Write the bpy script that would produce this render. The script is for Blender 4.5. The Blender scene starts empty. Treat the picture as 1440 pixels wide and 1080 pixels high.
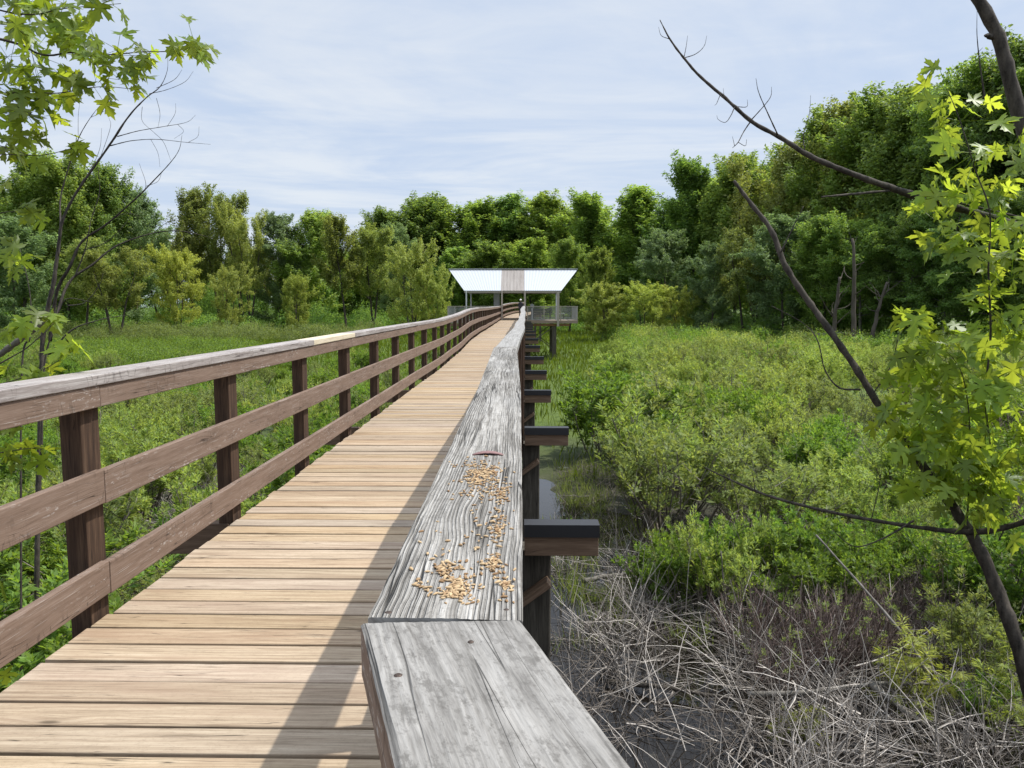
import bpy, math, random
import numpy as np
from mathutils import Vector, Matrix, noise

random.seed(7)
rng = np.random.default_rng(11)
SC = bpy.context.scene
COL = SC.collection
GZ = -2.78            # marsh level
F = 1080.0            # focal length in pixels of the 1440 px wide photo
EYE = Vector((0, 0, 1.36))

# ------------------------------------------------------------------ camera
cam = bpy.data.cameras.new('camera')
cam.sensor_width = 36.0
cam.lens = 27.0
cam.clip_start = 0.02
cam.clip_end = 3000
camo = bpy.data.objects.new('camera', cam)
COL.objects.link(camo)
camo.location = EYE
CAMR = Matrix.Rotation(math.radians(0.955), 4, 'Z') @ Matrix.Rotation(math.radians(90 - 5.82), 4, 'X')
camo.rotation_euler = CAMR.to_euler()
SC.camera = camo
cam.dof.use_dof = False


def P(px, py, d):
    """world point at depth d (metres along the view) on the sight line of a photo pixel"""
    return EYE + CAMR.to_3x3() @ Vector(((px - 720) / F * d, -(py - 540) / F * d, -d))


# ------------------------------------------------------------------ nodes
class NT:
    def __init__(s, tree):
        s.t = tree
        tree.nodes.clear()

    def n(s, typ, ins=None, **props):
        nd = s.t.nodes.new(typ)
        for k, v in props.items():
            setattr(nd, k, v)
        for k, v in (ins or {}).items():
            sock = nd.inputs[k]
            if isinstance(v, bpy.types.NodeSocket):
                s.t.links.new(v, sock)
            else:
                sock.default_value = v
        return nd

    def math(s, op, a, b=0.0, c=0.0, clamp=False):
        return s.n('ShaderNodeMath', {0: a, 1: b, 2: c}, operation=op, use_clamp=clamp).outputs[0]

    def vmath(s, op, a, b):
        return s.n('ShaderNodeVectorMath', {0: a, 1: b}, operation=op).outputs[0]

    def noise(s, vec, scale=1.0, detail=3.0, rough=0.55, dist=0.0):
        return s.n('ShaderNodeTexNoise', {'Vector': vec, 'Scale': scale, 'Detail': detail, 'Roughness': rough, 'Distortion': dist}).outputs['Fac']

    def ramp(s, fac, stops, interp='LINEAR'):
        r = s.n('ShaderNodeValToRGB', {'Fac': fac})
        cr = r.color_ramp
        cr.interpolation = interp
        while len(cr.elements) < len(stops):
            cr.elements.new(0.5)
        for e, (p, c) in zip(cr.elements, stops):
            e.position = p
            e.color = (*c, 1) if len(c) == 3 else c
        return r.outputs['Color']

    def mix(s, fac, a, b, mode='MIX'):
        m = s.n('ShaderNodeMix', data_type='RGBA', blend_type=mode)
        for i, v in ((0, fac), (6, a), (7, b)):
            if isinstance(v, bpy.types.NodeSocket):
                s.t.links.new(v, m.inputs[i])
            else:
                m.inputs[i].default_value = (*v, 1) if isinstance(v, tuple) and len(v) == 3 else v
        return m.outputs[2]

    def smooth(s, x, a, b):
        r = s.n('ShaderNodeMapRange', {0: x, 1: a, 2: b, 3: 0.0, 4: 1.0}, interpolation_type='SMOOTHSTEP')
        return r.outputs[0]


def material(name):
    m = bpy.data.materials.new(name)
    m.use_nodes = True
    return m, NT(m.node_tree)


def G(v):
    return (v, v, v)


def wood(name, dark, mid, light, gs=(3, 60), fine=(14, 300), crack=0.6, rough=0.8, bump=0.35, var=0.25, hue=0.0,
         blotch=None, blotch_amt=0.4, scratch=None, scratch_amt=0.0, knots=0.6, bump_dist=0.004, warp=0.012, crackw=0.014, mottle=0.0, rp=(0.30, 0.5, 0.70), ridge=0.0, ridge_s=0.0052):
    m, t = material(name)
    uv = t.n('ShaderNodeUVMap').outputs[0]
    geo = t.n('ShaderNodeNewGeometry')
    rnd = geo.outputs['Random Per Island']
    off = t.n('ShaderNodeCombineXYZ', {0: t.math('MULTIPLY', rnd, 37.3), 1: t.math('MULTIPLY', rnd, 91.7), 2: t.math('MULTIPLY', rnd, 13.0)}).outputs[0]
    vec = t.vmath('ADD', uv, off)
    w1 = t.noise(t.vmath('MULTIPLY', vec, (2.2, 9, 1)), 1, 2)
    # knots bend the grain
    vor = t.n('ShaderNodeTexVoronoi', {'Vector': t.vmath('MULTIPLY', vec, (1.9, 6.5, 1)), 'Scale': 1.0, 'Randomness': 1.0})
    kd = vor.outputs['Distance']
    krand = t.n('ShaderNodeSeparateColor', {0: vor.outputs['Color']}).outputs[0]
    kgate = t.math('GREATER_THAN', krand, 1.0 - 0.55 * knots)
    kin = t.math('MULTIPLY', t.math('SUBTRACT', 1.0, t.smooth(kd, 0.03, 0.10)), kgate)
    khalo = t.math('MULTIPLY', t.math('SUBTRACT', 1.0, t.smooth(kd, 0.05, 0.36)), kgate)
    sep = t.n('ShaderNodeSeparateXYZ', {0: vec})
    v2 = t.math('ADD', sep.outputs[1], t.math('ADD', t.math('MULTIPLY', t.math('SUBTRACT', w1, 0.5), warp * 2), t.math('MULTIPLY', khalo, 0.02)))
    wv = t.n('ShaderNodeCombineXYZ', {0: sep.outputs[0], 1: v2, 2: sep.outputs[2]}).outputs[0]
    g1 = t.noise(t.vmath('MULTIPLY', wv, (gs[0], gs[1], 1)), 1, 5, 0.6)
    g2 = t.noise(t.vmath('MULTIPLY', wv, (fine[0], fine[1], 1)), 1, 3, 0.6)
    g = t.math('ADD', t.math('MULTIPLY', g1, 0.62), t.math('MULTIPLY', g2, 0.38))
    c = t.ramp(g, [(rp[0], dark), (rp[1], mid), (rp[2], light)])
    if mottle:
        m1 = t.noise(t.vmath('MULTIPLY', vec, (38, 70, 1)), 1, 5, 0.7)
        m2 = t.noise(t.vmath('MULTIPLY', vec, (160, 260, 1)), 1, 3, 0.7)
        mm = t.math('ADD', t.math('MULTIPLY', m1, 0.6), t.math('MULTIPLY', m2, 0.4))
        c = t.mix(t.math('MULTIPLY', t.math('SUBTRACT', 1.0, t.smooth(mm, 0.38, 0.52)), mottle), c, dark)
    if blotch:
        b = t.noise(t.vmath('MULTIPLY', vec, (1.6, 9, 1)), 1, 4, 0.6)
        c = t.mix(t.math('MULTIPLY', t.smooth(b, 0.45, 0.72), blotch_amt), c, blotch)
    c = t.mix(t.math('MULTIPLY', khalo, 0.35), c, dark)
    c = t.mix(t.math('MULTIPLY', kin, 0.8), c, tuple(x * 0.45 for x in dark))
    cn = t.noise(t.vmath('MULTIPLY', wv, (1.1, 38, 1)), 1, 2, 0.5)
    cg = t.smooth(t.noise(t.vmath('MULTIPLY', vec, (2.3, 7, 1)), 1, 2), 0.42, 0.62)
    ck = t.math('MULTIPLY', t.math('SUBTRACT', 1.0, t.smooth(t.math('ABSOLUTE', t.math('SUBTRACT', cn, 0.5)), 0.0, crackw)), cg)
    c = t.mix(t.math('MULTIPLY', ck, crack), c, tuple(x * 0.22 for x in dark))
    if scratch:
        s1 = t.noise(t.vmath('MULTIPLY', vec, (22, 70, 1)), 1, 4, 0.7)
        s2 = t.noise(t.vmath('MULTIPLY', vec, (1.7, 10, 1)), 1, 3, 0.6)
        sm = t.math('MULTIPLY', t.smooth(s1, 0.56, 0.66), t.smooth(s2, 0.44, 0.66))
        s3 = t.noise(t.vmath('MULTIPLY', vec, (3, 230, 1)), 1, 3, 0.6)
        sm = t.math('MAXIMUM', sm, t.math('MULTIPLY', t.smooth(s3, 0.62, 0.7), 0.7))
        c = t.mix(t.math('MULTIPLY', sm, scratch_amt), c, scratch)
        # hairline splits across the board
        x1 = t.noise(t.vmath('MULTIPLY', vec, (9, 2.5, 1)), 1, 3, 0.6)
        xm = t.math('MULTIPLY', t.math('SUBTRACT', 1.0, t.smooth(t.math('ABSOLUTE', t.math('SUBTRACT', x1, 0.5)), 0.0, 0.012)), cg)
        c = t.mix(t.math('MULTIPLY', xm, 0.55), c, tuple(x * 0.3 for x in dark))
    val = t.math('ADD', 1.0 - var, t.math('MULTIPLY', t.n('ShaderNodeTexWhiteNoise', {'W': t.math('MULTIPLY', rnd, 917.0)}, noise_dimensions='1D').outputs[0], 2 * var))
    hu = t.math('ADD', 0.5 - hue, t.math('MULTIPLY', rnd, 2 * hue))
    sat = t.math('ADD', 0.8, t.math('MULTIPLY', t.n('ShaderNodeTexWhiteNoise', {'W': t.math('MULTIPLY', rnd, 331.0)}, noise_dimensions='1D').outputs[0], 0.4))
    c = t.n('ShaderNodeHueSaturation', {'Hue': hu, 'Saturation': sat, 'Value': val, 'Color': c}).outputs[0]
    h = t.math('SUBTRACT', g, t.math('MULTIPLY', ck, 0.9))
    if ridge:
        ph = t.math('ADD', t.math('MULTIPLY', v2, 6.2832 / ridge_s), t.math('MULTIPLY', t.noise(t.vmath('MULTIPLY', wv, (5, 40, 1)), 1, 3, 0.6), 9.0))
        sw = t.math('ADD', 0.5, t.math('MULTIPLY', t.math('SINE', ph), 0.5))
        gt = t.smooth(t.noise(t.vmath('MULTIPLY', vec, (2.4, 13, 1)), 1, 3, 0.6), 0.38, 0.60)
        gv = t.math('MULTIPLY', t.smooth(sw, 0.55, 0.95), gt)
        c = t.mix(t.math('MULTIPLY', gv, ridge), c, dark)
        h = t.math('SUBTRACT', h, t.math('MULTIPLY', gv, 1.1))
    bp = t.n('ShaderNodeBump', {'Strength': bump, 'Distance': bump_dist, 'Height': h}).outputs[0]
    bs = t.n('ShaderNodeBsdfPrincipled', {'Base Color': c, 'Roughness': rough, 'Normal': bp, 'Specular IOR Level': 0.25})
    t.n('ShaderNodeOutputMaterial', {'Surface': bs.outputs[0]})
    return m


def plain(name, col, rough=0.6, metal=0.0, var=0.12, scale=3.0, spec=0.4):
    m, t = material(name)
    tc = t.n('ShaderNodeTexCoord').outputs['Object']
    nz = t.noise(tc, scale, 5, 0.6)
    c = t.mix(nz, tuple(x * (1 - var) for x in col), tuple(min(1, x * (1 + var)) for x in col))
    bs = t.n('ShaderNodeBsdfPrincipled', {'Base Color': c, 'Roughness': rough, 'Metallic': metal, 'Specular IOR Level': spec})
    t.n('ShaderNodeOutputMaterial', {'Surface': bs.outputs[0]})
    return m


def leafmat(name, col, tcol=None, trans=0.48, var=0.3, hue=0.02, rough=0.55, spec=0.3, objvar=0.22, clump=0.0):
    m, t = material(name)
    tcol = tcol or tuple(min(1, x * k) for x, k in zip(col, (1.5, 1.35, 0.7)))
    rnd = t.n('ShaderNodeNewGeometry').outputs['Random Per Island']
    orn = t.n('ShaderNodeObjectInfo').outputs['Random']
    v = t.math('ADD', 1 - var - objvar, t.math('ADD', t.math('MULTIPLY', rnd, 2 * var), t.math('MULTIPLY', orn, 2 * objvar)))
    wn = t.n('ShaderNodeTexWhiteNoise', {'W': t.math('MULTIPLY', rnd, 733.0)}, noise_dimensions='1D').outputs[0]
    won = t.n('ShaderNodeTexWhiteNoise', {'W': t.math('MULTIPLY', orn, 517.0)}, noise_dimensions='1D').outputs[0]
    h = t.math('ADD', 0.5 - hue, t.math('ADD', t.math('MULTIPLY', wn, hue), t.math('MULTIPLY', won, hue)))
    out = []
    for c in (col, tcol):
        out.append(t.n('ShaderNodeHueSaturation', {'Hue': h, 'Saturation': 1.0, 'Value': v, 'Color': (*c, 1)}).outputs[0])
    bs = t.n('ShaderNodeBsdfPrincipled', {'Base Color': out[0], 'Roughness': rough, 'Specular IOR Level': spec})
    tr = t.n('ShaderNodeBsdfTranslucent', {'Color': out[1]})
    mx = t.n('ShaderNodeMixShader', {0: trans, 1: bs.outputs[0], 2: tr.outputs[0]})
    t.n('ShaderNodeOutputMaterial', {'Surface': mx.outputs[0]})
    return m


def bark(name, dark, light, scale=14.0):
    m, t = material(name)
    tc = t.n('ShaderNodeTexCoord').outputs['Object']
    a = t.noise(t.vmath('MULTIPLY', tc, (1, 1, 0.3)), scale, 6, 0.65)
    b = t.noise(tc, scale * 4, 4, 0.6)
    c = t.ramp(t.math('ADD', t.math('MULTIPLY', a, 0.7), t.math('MULTIPLY', b, 0.3)), [(0.33, dark), (0.66, light)])
    bp = t.n('ShaderNodeBump', {'Strength': 0.5, 'Distance': 0.01, 'Height': a}).outputs[0]
    bs = t.n('ShaderNodeBsdfPrincipled', {'Base Color': c, 'Roughness': 0.85, 'Normal': bp, 'Specular IOR Level': 0.2})
    t.n('ShaderNodeOutputMaterial', {'Surface': bs.outputs[0]})
    return m


def stickmat(name, dark, light):
    m, t = material(name)
    rnd = t.n('ShaderNodeNewGeometry').outputs['Random Per Island']
    tc = t.n('ShaderNodeTexCoord').outputs['Object']
    nz = t.noise(tc, 6, 4)
    c = t.ramp(t.math('ADD', t.math('MULTIPLY', rnd, 0.75), t.math('MULTIPLY', nz, 0.25)), [(0.1, dark), (0.9, light)])
    bs = t.n('ShaderNodeBsdfPrincipled', {'Base Color': c, 'Roughness': 0.8, 'Specular IOR Level': 0.2})
    t.n('ShaderNodeOutputMaterial', {'Surface': bs.outputs[0]})
    return m


# ------------------------------------------------------------------ mesh helpers
class MB:
    def __init__(s):
        s.v, s.f, s.uv = [], [], []

    def quad(s, ids, uvs):
        s.f.append(ids)
        s.uv.extend(uvs)

    def box8(s, c, length_axis=0, uo=0.0, lens=None):
        """8 corners: index = ix + 2*iy + 4*iz"""
        b = len(s.v)
        s.v.extend(tuple(p) for p in c)
        ext = [(Vector(c[1]) - Vector(c[0])).length, (Vector(c[2]) - Vector(c[0])).length, (Vector(c[4]) - Vector(c[0])).length]
        vo = 0.0
        for q in ((0, 2, 3, 1), (4, 5, 7, 6), (0, 1, 5, 4), (2, 6, 7, 3), (0, 4, 6, 2), (1, 3, 7, 5)):
            uvs = []
            for i in q:
                k = [(i & 1) * ext[0], ((i >> 1) & 1) * ext[1], ((i >> 2) & 1) * ext[2]]
                u = k[length_axis]
                o = [k[j] for j in range(3) if j != length_axis]
                uvs.append((u + uo, o[0] + o[1] * 1.0 + vo))
            s.quad([b + i for i in q], uvs)
            vo += 0.013

    def box(s, x0, x1, y0, y1, z0, z1, la=0):
        s.box8([(x1 if i & 1 else x0, y1 if i & 2 else y0, z1 if i & 4 else z0) for i in range(8)], la)

    def bar(s, a, b, w, h, up=(0, 0, 1)):
        """rectangular bar from a to b"""
        a, b = Vector(a), Vector(b)
        d = (b - a).normalized()
        side = d.cross(Vector(up)).normalized()
        u = side.cross(d).normalized()
        c = []
        for i in range(8):
            p = (b if i & 1 else a) + side * (w / 2 if i & 2 else -w / 2) + u * (h / 2 if i & 4 else -h / 2)
            c.append(p)
        s.box8(c, 0)

    def sweep(s, rings, closed_caps=True, u0=0.0):
        """rings: list of (list of 4 points, u)"""
        b = len(s.v)
        k = len(rings[0][0])
        for pts, u in rings:
            s.v.extend(tuple(p) for p in pts)
        per = [0.0]
        p0 = [Vector(p) for p in rings[0][0]]
        for j in range(k):
            per.append(per[-1] + (p0[(j + 1) % k] - p0[j]).length)
        for i in range(len(rings) - 1):
            for j in range(k):
                a0 = b + i * k + j
                a1 = b + i * k + (j + 1) % k
                s.quad([a0, a1, a1 + k, a0 + k], [(rings[i][1], per[j]), (rings[i][1], per[j + 1]), (rings[i + 1][1], per[j + 1]), (rings[i + 1][1], per[j])])
        e = b + (len(rings) - 1) * k
        if k == 4:
            s.quad([b + 3, b + 2, b + 1, b], [(0, 0), (0.02, 0), (0.02, 0.05), (0, 0.05)])
            s.quad([e, e + 1, e + 2, e + 3], [(0, 0), (0.02, 0), (0.02, 0.05), (0, 0.05)])

    def tube(s, pts, radii, sides=6):
        pts = [Vector(p) for p in pts]
        n = len(pts)
        ref = Vector((0.31, 0.17, 0.93))
        rings = []
        u = 0.0
        side = None
        for i, p in enumerate(pts):
            d = (pts[min(i + 1, n - 1)] - pts[max(i - 1, 0)])
            if d.length < 1e-9:
                d = Vector((0, 0, 1))
            d.normalize()
            if side is None:
                side = d.cross(ref)
                if side.length < 1e-3:
                    side = d.cross(Vector((1, 0, 0)))
            side = (side - d * side.dot(d)).normalized()
            up = d.cross(side)
            r = radii[i] if hasattr(radii, '__len__') else radii
            if i:
                u += (p - pts[i - 1]).length
            rings.append(([p + (side * math.cos(2 * math.pi * k / sides) + up * math.sin(2 * math.pi * k / sides)) * r for k in range(sides)], u))
        b = len(s.v)
        s.sweep(rings)
        if sides != 4:
            e = b + (n - 1) * sides
            s.f.append([b + k for k in range(sides - 1, -1, -1)])
            s.uv.extend([(0, 0)] * sides)
            s.f.append([e + k for k in range(sides)])
            s.uv.extend([(0, 0)] * sides)

    def build(s, name, mat, parent=None, smooth=False, bevel=0.0, seg=2):
        me = bpy.data.meshes.new(name)
        me.from_pydata(s.v, [], s.f)
        ul = me.uv_layers.new(name='UVMap')
        ul.data.foreach_set('uv', np.array(s.uv, dtype=np.float32).ravel())
        me.materials.append(mat)
        if smooth:
            me.polygons.foreach_set('use_smooth', [True] * len(me.polygons))
        o = bpy.data.objects.new(name, me)
        COL.objects.link(o)
        o.parent = parent
        if bevel:
            md = o.modifiers.new('edge', 'BEVEL')
            md.width = bevel
            md.segments = seg
            md.limit_method = 'ANGLE'
        return o


def np_mesh(name, V, Fq, mat, smooth=False):
    """uniform polygons (N,k)"""
    me = bpy.data.meshes.new(name)
    n, k = Fq.shape
    me.vertices.add(len(V))
    me.vertices.foreach_set('co', np.ascontiguousarray(V, dtype=np.float32).ravel())
    me.loops.add(n * k)
    me.loops.foreach_set('vertex_index', np.ascontiguousarray(Fq, dtype=np.int32).ravel())
    me.polygons.add(n)
    me.polygons.foreach_set('loop_start', np.arange(0, n * k, k, dtype=np.int32))
    me.polygons.foreach_set('loop_total', np.full(n, k, dtype=np.int32))
    me.update(calc_edges=True)
    me.validate()
    if smooth:
        me.polygons.foreach_set('use_smooth', [True] * n)
    me.materials.append(mat)
    return me


def mesh_obj(name, me, parent=None):
    o = bpy.data.objects.new(name, me)
    COL.objects.link(o)
    o.parent = parent
    return o


def tag(o, label=None, cat=None, group=None, kind=None):
    if label:
        o['label'] = label
    if cat:
        o['category'] = cat
    if group:
        o['group'] = group
    if kind:
        o['kind'] = kind
    return o


def empty(name, loc=(0, 0, 0), rz=0.0):
    o = bpy.data.objects.new(name, None)
    o.empty_display_size = 0.3
    COL.objects.link(o)
    o.location = loc
    o.rotation_euler = (0, 0, rz)
    return o


def copy_tree(o, parent=None):
    c = o.copy()
    COL.objects.link(c)
    c.parent = parent
    for ch in list(o.children):
        copy_tree(ch, c)
    return c


def unit(a):
    return a / np.maximum(np.linalg.norm(a, axis=1, keepdims=True), 1e-9)


def cards(pos, ax, nrm, L, W, fold=0.12):
    """leaf blades: pos is the leaf's base, ax its direction"""
    ax = unit(ax)
    side = unit(np.cross(ax, nrm))
    nn = np.cross(side, ax)
    L = L[:, None]
    W = W[:, None]
    mid = pos + ax * L * 0.45 + nn * W * fold
    V = np.stack([pos, mid + side * W * 0.5, pos + ax * L - nn * L * 0.1, mid - side * W * 0.5], axis=1).reshape(-1, 3)
    Fq = np.arange(len(pos) * 4).reshape(-1, 4)
    return V, Fq


def spline(pts, n):
    """Catmull-Rom through rows of pts"""
    p = np.array(pts, dtype=float)
    if len(p) == 2:
        t = np.linspace(0, 1, n)[:, None]
        return p[0] * (1 - t) + p[1] * t
    q = np.vstack([2 * p[0] - p[1], p, 2 * p[-1] - p[-2]])
    out = []
    for t in np.linspace(0, len(p) - 1 - 1e-9, n):
        i = int(t)
        f = t - i
        a, b, c, d = q[i], q[i + 1], q[i + 2], q[i + 3]
        out.append(0.5 * (2 * b + (c - a) * f + (2 * a - 5 * b + 4 * c - d) * f * f + (3 * b - a - 3 * c + d) * f ** 3))
    return np.array(out)


# ------------------------------------------------------------------ materials
M = {}
M['deck'] = wood('deck_wood', (0.165, 0.115, 0.072), (0.365, 0.278, 0.188), (0.48, 0.385, 0.275), gs=(1.6, 60), fine=(6, 300), crack=0.85, mottle=0.25, rp=(0.33, 0.5, 0.66),
                 var=0.13, hue=0.004, blotch=(0.28, 0.195, 0.13), blotch_amt=0.6, knots=0.4, bump=0.3, crackw=0.012)
M['cap'] = wood('weathered_cap_wood', (0.10, 0.09, 0.076), (0.285, 0.268, 0.24), (0.43, 0.41, 0.375), gs=(3.5, 110), fine=(12, 380), crack=0.9,
                var=0.08, ridge=0.5, blotch=(0.47, 0.455, 0.43), blotch_amt=0.5, knots=0.12, bump=1.0, bump_dist=0.007, crackw=0.016, warp=0.010, mottle=0.45, rp=(0.37, 0.5, 0.62))
M['cap_far'] = wood('far_cap_wood', (0.13, 0.122, 0.108), (0.265, 0.253, 0.232), (0.38, 0.366, 0.34), gs=(2.5, 60), fine=(8, 160), crack=0.6, var=0.12,
                    blotch=(0.42, 0.405, 0.38), blotch_amt=0.45, knots=0.3, bump=0.5, mottle=0.3)
M['cap_near'] = wood('grey_cap_wood', (0.085, 0.077, 0.066), (0.21, 0.197, 0.177), (0.325, 0.308, 0.28), gs=(5, 55), fine=(30, 330), crack=0.8,
                     var=0.03, blotch=(0.365, 0.352, 0.33), blotch_amt=0.5, mottle=0.6, rp=(0.34, 0.5, 0.66), knots=0.1, bump=0.6, bump_dist=0.003, crackw=0.012)
M['cap_left'] = wood('worn_brown_cap_wood', (0.14, 0.11, 0.096), (0.28, 0.24, 0.22), (0.45, 0.42, 0.39), gs=(3, 80), fine=(14, 300), crack=0.85,
                     var=0.12, blotch=(0.5, 0.47, 0.44), blotch_amt=0.5, scratch=(0.6, 0.57, 0.53), scratch_amt=0.6, bump=0.5)
M['cap_new'] = wood('pale_new_cap_wood', (0.38, 0.30, 0.19), (0.58, 0.49, 0.33), (0.68, 0.60, 0.44), crack=0.4, var=0.05)
M['rail'] = wood('brown_painted_rail_wood', (0.115, 0.070, 0.044), (0.185, 0.118, 0.080), (0.245, 0.170, 0.124), gs=(2, 40), fine=(10, 200), crack=0.8,
                 var=0.14, scratch=(0.46, 0.42, 0.38), scratch_amt=0.75, bump=0.4, knots=0.5)
M['post'] = wood('dark_brown_post_wood', (0.02, 0.010, 0.006), (0.062, 0.032, 0.016), (0.14, 0.078, 0.038), gs=(2, 30), fine=(8, 160), crack=0.6, var=0.2, knots=0.3)
M['beam'] = wood('brown_beam_wood', (0.085, 0.048, 0.026), (0.17, 0.10, 0.055), (0.26, 0.165, 0.095), gs=(2, 30), fine=(8, 160), crack=0.5, var=0.15, knots=0.3)
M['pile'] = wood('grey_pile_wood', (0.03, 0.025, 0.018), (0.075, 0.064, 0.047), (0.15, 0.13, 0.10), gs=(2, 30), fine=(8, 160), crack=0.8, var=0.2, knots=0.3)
M['flash'] = plain('dark_flashing', (0.022, 0.022, 0.024), rough=0.45, var=0.25, spec=0.5)
M['nail'] = plain('rusty_nail', (0.07, 0.05, 0.04), rough=0.6, metal=0.5)
M['roof'] = plain('white_roof_metal', (0.44, 0.46, 0.49), rough=0.42, var=0.03, spec=0.5)
M['roofu'] = plain('roof_trim_metal', (0.55, 0.56, 0.57), rough=0.5, var=0.05)
M['skyl'] = wood('weathered_tan_roof_panel', (0.20, 0.172, 0.15), (0.275, 0.243, 0.217), (0.35, 0.315, 0.285), gs=(0.4, 6), fine=(2, 30), crack=0.1, var=0.04, knots=0.0)
M['steel'] = plain('tan_grey_post_paint', (0.33, 0.29, 0.24), rough=0.55, var=0.12)
M['pale'] = plain('pale_grey_paint', (0.52, 0.53, 0.52), rough=0.5, var=0.06)
M['wire'] = plain('galvanised_wire', (0.36, 0.37, 0.35), rough=0.5, metal=0.4)
M['plat'] = wood('platform_wood', (0.18, 0.14, 0.11), (0.30, 0.24, 0.19), (0.42, 0.35, 0.28), crack=0.5, var=0.12)
M['bark'] = bark('dark_bark', (0.012, 0.010, 0.008), (0.105, 0.09, 0.072), 32.0)
M['bark_grey'] = bark('grey_bark', (0.06, 0.055, 0.045), (0.24, 0.22, 0.19))
M['bark_far'] = bark('brown_grey_bark', (0.035, 0.028, 0.022), (0.13, 0.11, 0.09), 3.0)
M['twig'] = stickmat('grey_twig', (0.07, 0.058, 0.048), (0.24, 0.21, 0.18))
M['stick'] = stickmat('bleached_stick', (0.085, 0.073, 0.062), (0.58, 0.53, 0.47))
M['purpletwig'] = stickmat('purplish_twig', (0.06, 0.04, 0.034), (0.25, 0.19, 0.165))
M['maple'] = leafmat('maple_leaf', (0.135, 0.24, 0.024), (0.44, 0.57, 0.045), trans=0.56, var=0.30, hue=0.022, rough=0.42, spec=0.45, objvar=0.0)
M['maple_olive'] = leafmat('maple_leaf_olive', (0.13, 0.195, 0.018), (0.44, 0.50, 0.035), trans=0.54, var=0.34, hue=0.022, rough=0.42, spec=0.45, objvar=0.0)  # duller, more olive leaf colour of the left maple
M['l_mid'] = leafmat('mid_green_leaf', (0.185, 0.265, 0.06), (0.39, 0.50, 0.065))
M['l_dark'] = leafmat('deep_green_leaf', (0.15, 0.24, 0.06), (0.32, 0.46, 0.06))
M['l_olive'] = leafmat('olive_leaf', (0.215, 0.255, 0.07), (0.4, 0.45, 0.075))
M['l_grey'] = leafmat('grey_green_leaf', (0.18, 0.25, 0.11), (0.31, 0.42, 0.12))
M['l_yel'] = leafmat('yellow_green_leaf', (0.275, 0.325, 0.075), (0.5, 0.54, 0.08))
M['s_green'] = leafmat('shrub_green_leaf', (0.13, 0.215, 0.038), (0.26, 0.39, 0.036), objvar=0.15)
M['s_pale'] = leafmat('shrub_pale_leaf', (0.25, 0.33, 0.08), (0.42, 0.50, 0.075), objvar=0.14)
M['s_olive'] = leafmat('shrub_olive_leaf', (0.185, 0.235, 0.075), (0.32, 0.38, 0.07), objvar=0.16)
M['s_yel'] = leafmat('shrub_yellow_leaf', (0.235, 0.27, 0.06), (0.38, 0.41, 0.055), objvar=0.12)
M['sedge'] = leafmat('sedge_blade', (0.12,0.16,0.016), (0.20,0.25,0.014), var=0.25, objvar=0)
M['seed'] = stickmat('bird_seed', (0.22, 0.125, 0.06), (0.52, 0.385, 0.225))
M['flake'] = plain('red_brown_flake', (0.22, 0.12, 0.11), rough=0.5)

# ------------------------------------------------------------------ setting: ground and water


def wetness(x, y):
    """1 in the black water beside the boardwalk"""
    a = np.clip((x + 1.2) / 1.0, 0, 1) * np.clip((6.2 - 0.5 * np.maximum(y - 8, 0) - x) / 1.5, 0, 1)
    a = a * np.clip((21 - y) / 3, 0, 1)
    b = np.clip((x + 7.0) / 2, 0, 1) * np.clip((-1.0 - x) / 1, 0, 1) * np.clip((6 - y) / 3, 0, 1) * 0.6
    return np.maximum(a, b)


def ground_h(x, y):
    n = 0.05 * np.sin(x * 1.7 + 0.6 * np.sin(y * 1.3)) * np.cos(y * 1.1 + 0.5 * np.sin(x * 0.9)) + 0.035 * np.sin(x * 4.1 + y * 2.3) * np.sin(y * 3.7 - x)
    far = np.clip((np.hypot(x, y) - 70) / 60, 0, 1)
    return GZ + 0.09 + n - 0.155 * wetness(x, y) + far * 0.35


def axis(lo, dlo, dhi, hi, step, grow=1.22):
    core = list(np.arange(dlo, dhi + 1e-6, step))
    s, v, up = step, dhi, []
    while v < hi:
        s *= grow
        v += s
        up.append(v)
    s, v, dn = step, dlo, []
    while v > lo:
        s *= grow
        v -= s
        dn.append(v)
    return np.array(dn[::-1] + core + up)


gx, gy = axis(-700, -10, 14, 700, 0.22), axis(-300, 0, 26, 1500, 0.22)
X, Y = np.meshgrid(gx, gy)
V = np.stack([X, Y, ground_h(X, Y)], -1).reshape(-1, 3)
nx, ny = len(gx), len(gy)
ii, jj = np.meshgrid(np.arange(nx - 1), np.arange(ny - 1))
a = (jj * nx + ii).ravel()
Fq = np.stack([a, a + 1, a + nx + 1, a + nx], 1)
m, t = material('marsh_ground')
tc = t.n('ShaderNodeTexCoord').outputs['Object']
sx = t.n('ShaderNodeSeparateXYZ', {0: tc})
big = t.noise(tc, 0.5, 4)
med = t.noise(tc, 3.0, 5, 0.65)
fin = t.noise(tc, 26.0, 4, 0.7)
mud = t.ramp(t.math('ADD', t.math('MULTIPLY', med, 0.5), t.math('MULTIPLY', fin, 0.5)), [(0.32, (0.012, 0.010, 0.008)), (0.5, (0.035, 0.029, 0.022)), (0.68, (0.095, 0.08, 0.062))])
grn = t.ramp(t.math('ADD', t.math('MULTIPLY', big, 0.5), t.math('MULTIPLY', fin, 0.5)), [(0.3, (0.045, 0.075, 0.012)), (0.7, (0.12, 0.175, 0.025))])
fy = t.smooth(t.math('ADD', sx.outputs[1], t.math('MULTIPLY', big, 8)), 17, 32)
c = t.mix(fy, mud, grn)
bp = t.n('ShaderNodeBump', {'Strength': 0.8, 'Distance': 0.05, 'Height': fin}).outputs[0]
bs = t.n('ShaderNodeBsdfPrincipled', {'Base Color': c, 'Roughness': 0.75, 'Normal': bp, 'Specular IOR Level': 0.3})
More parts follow.
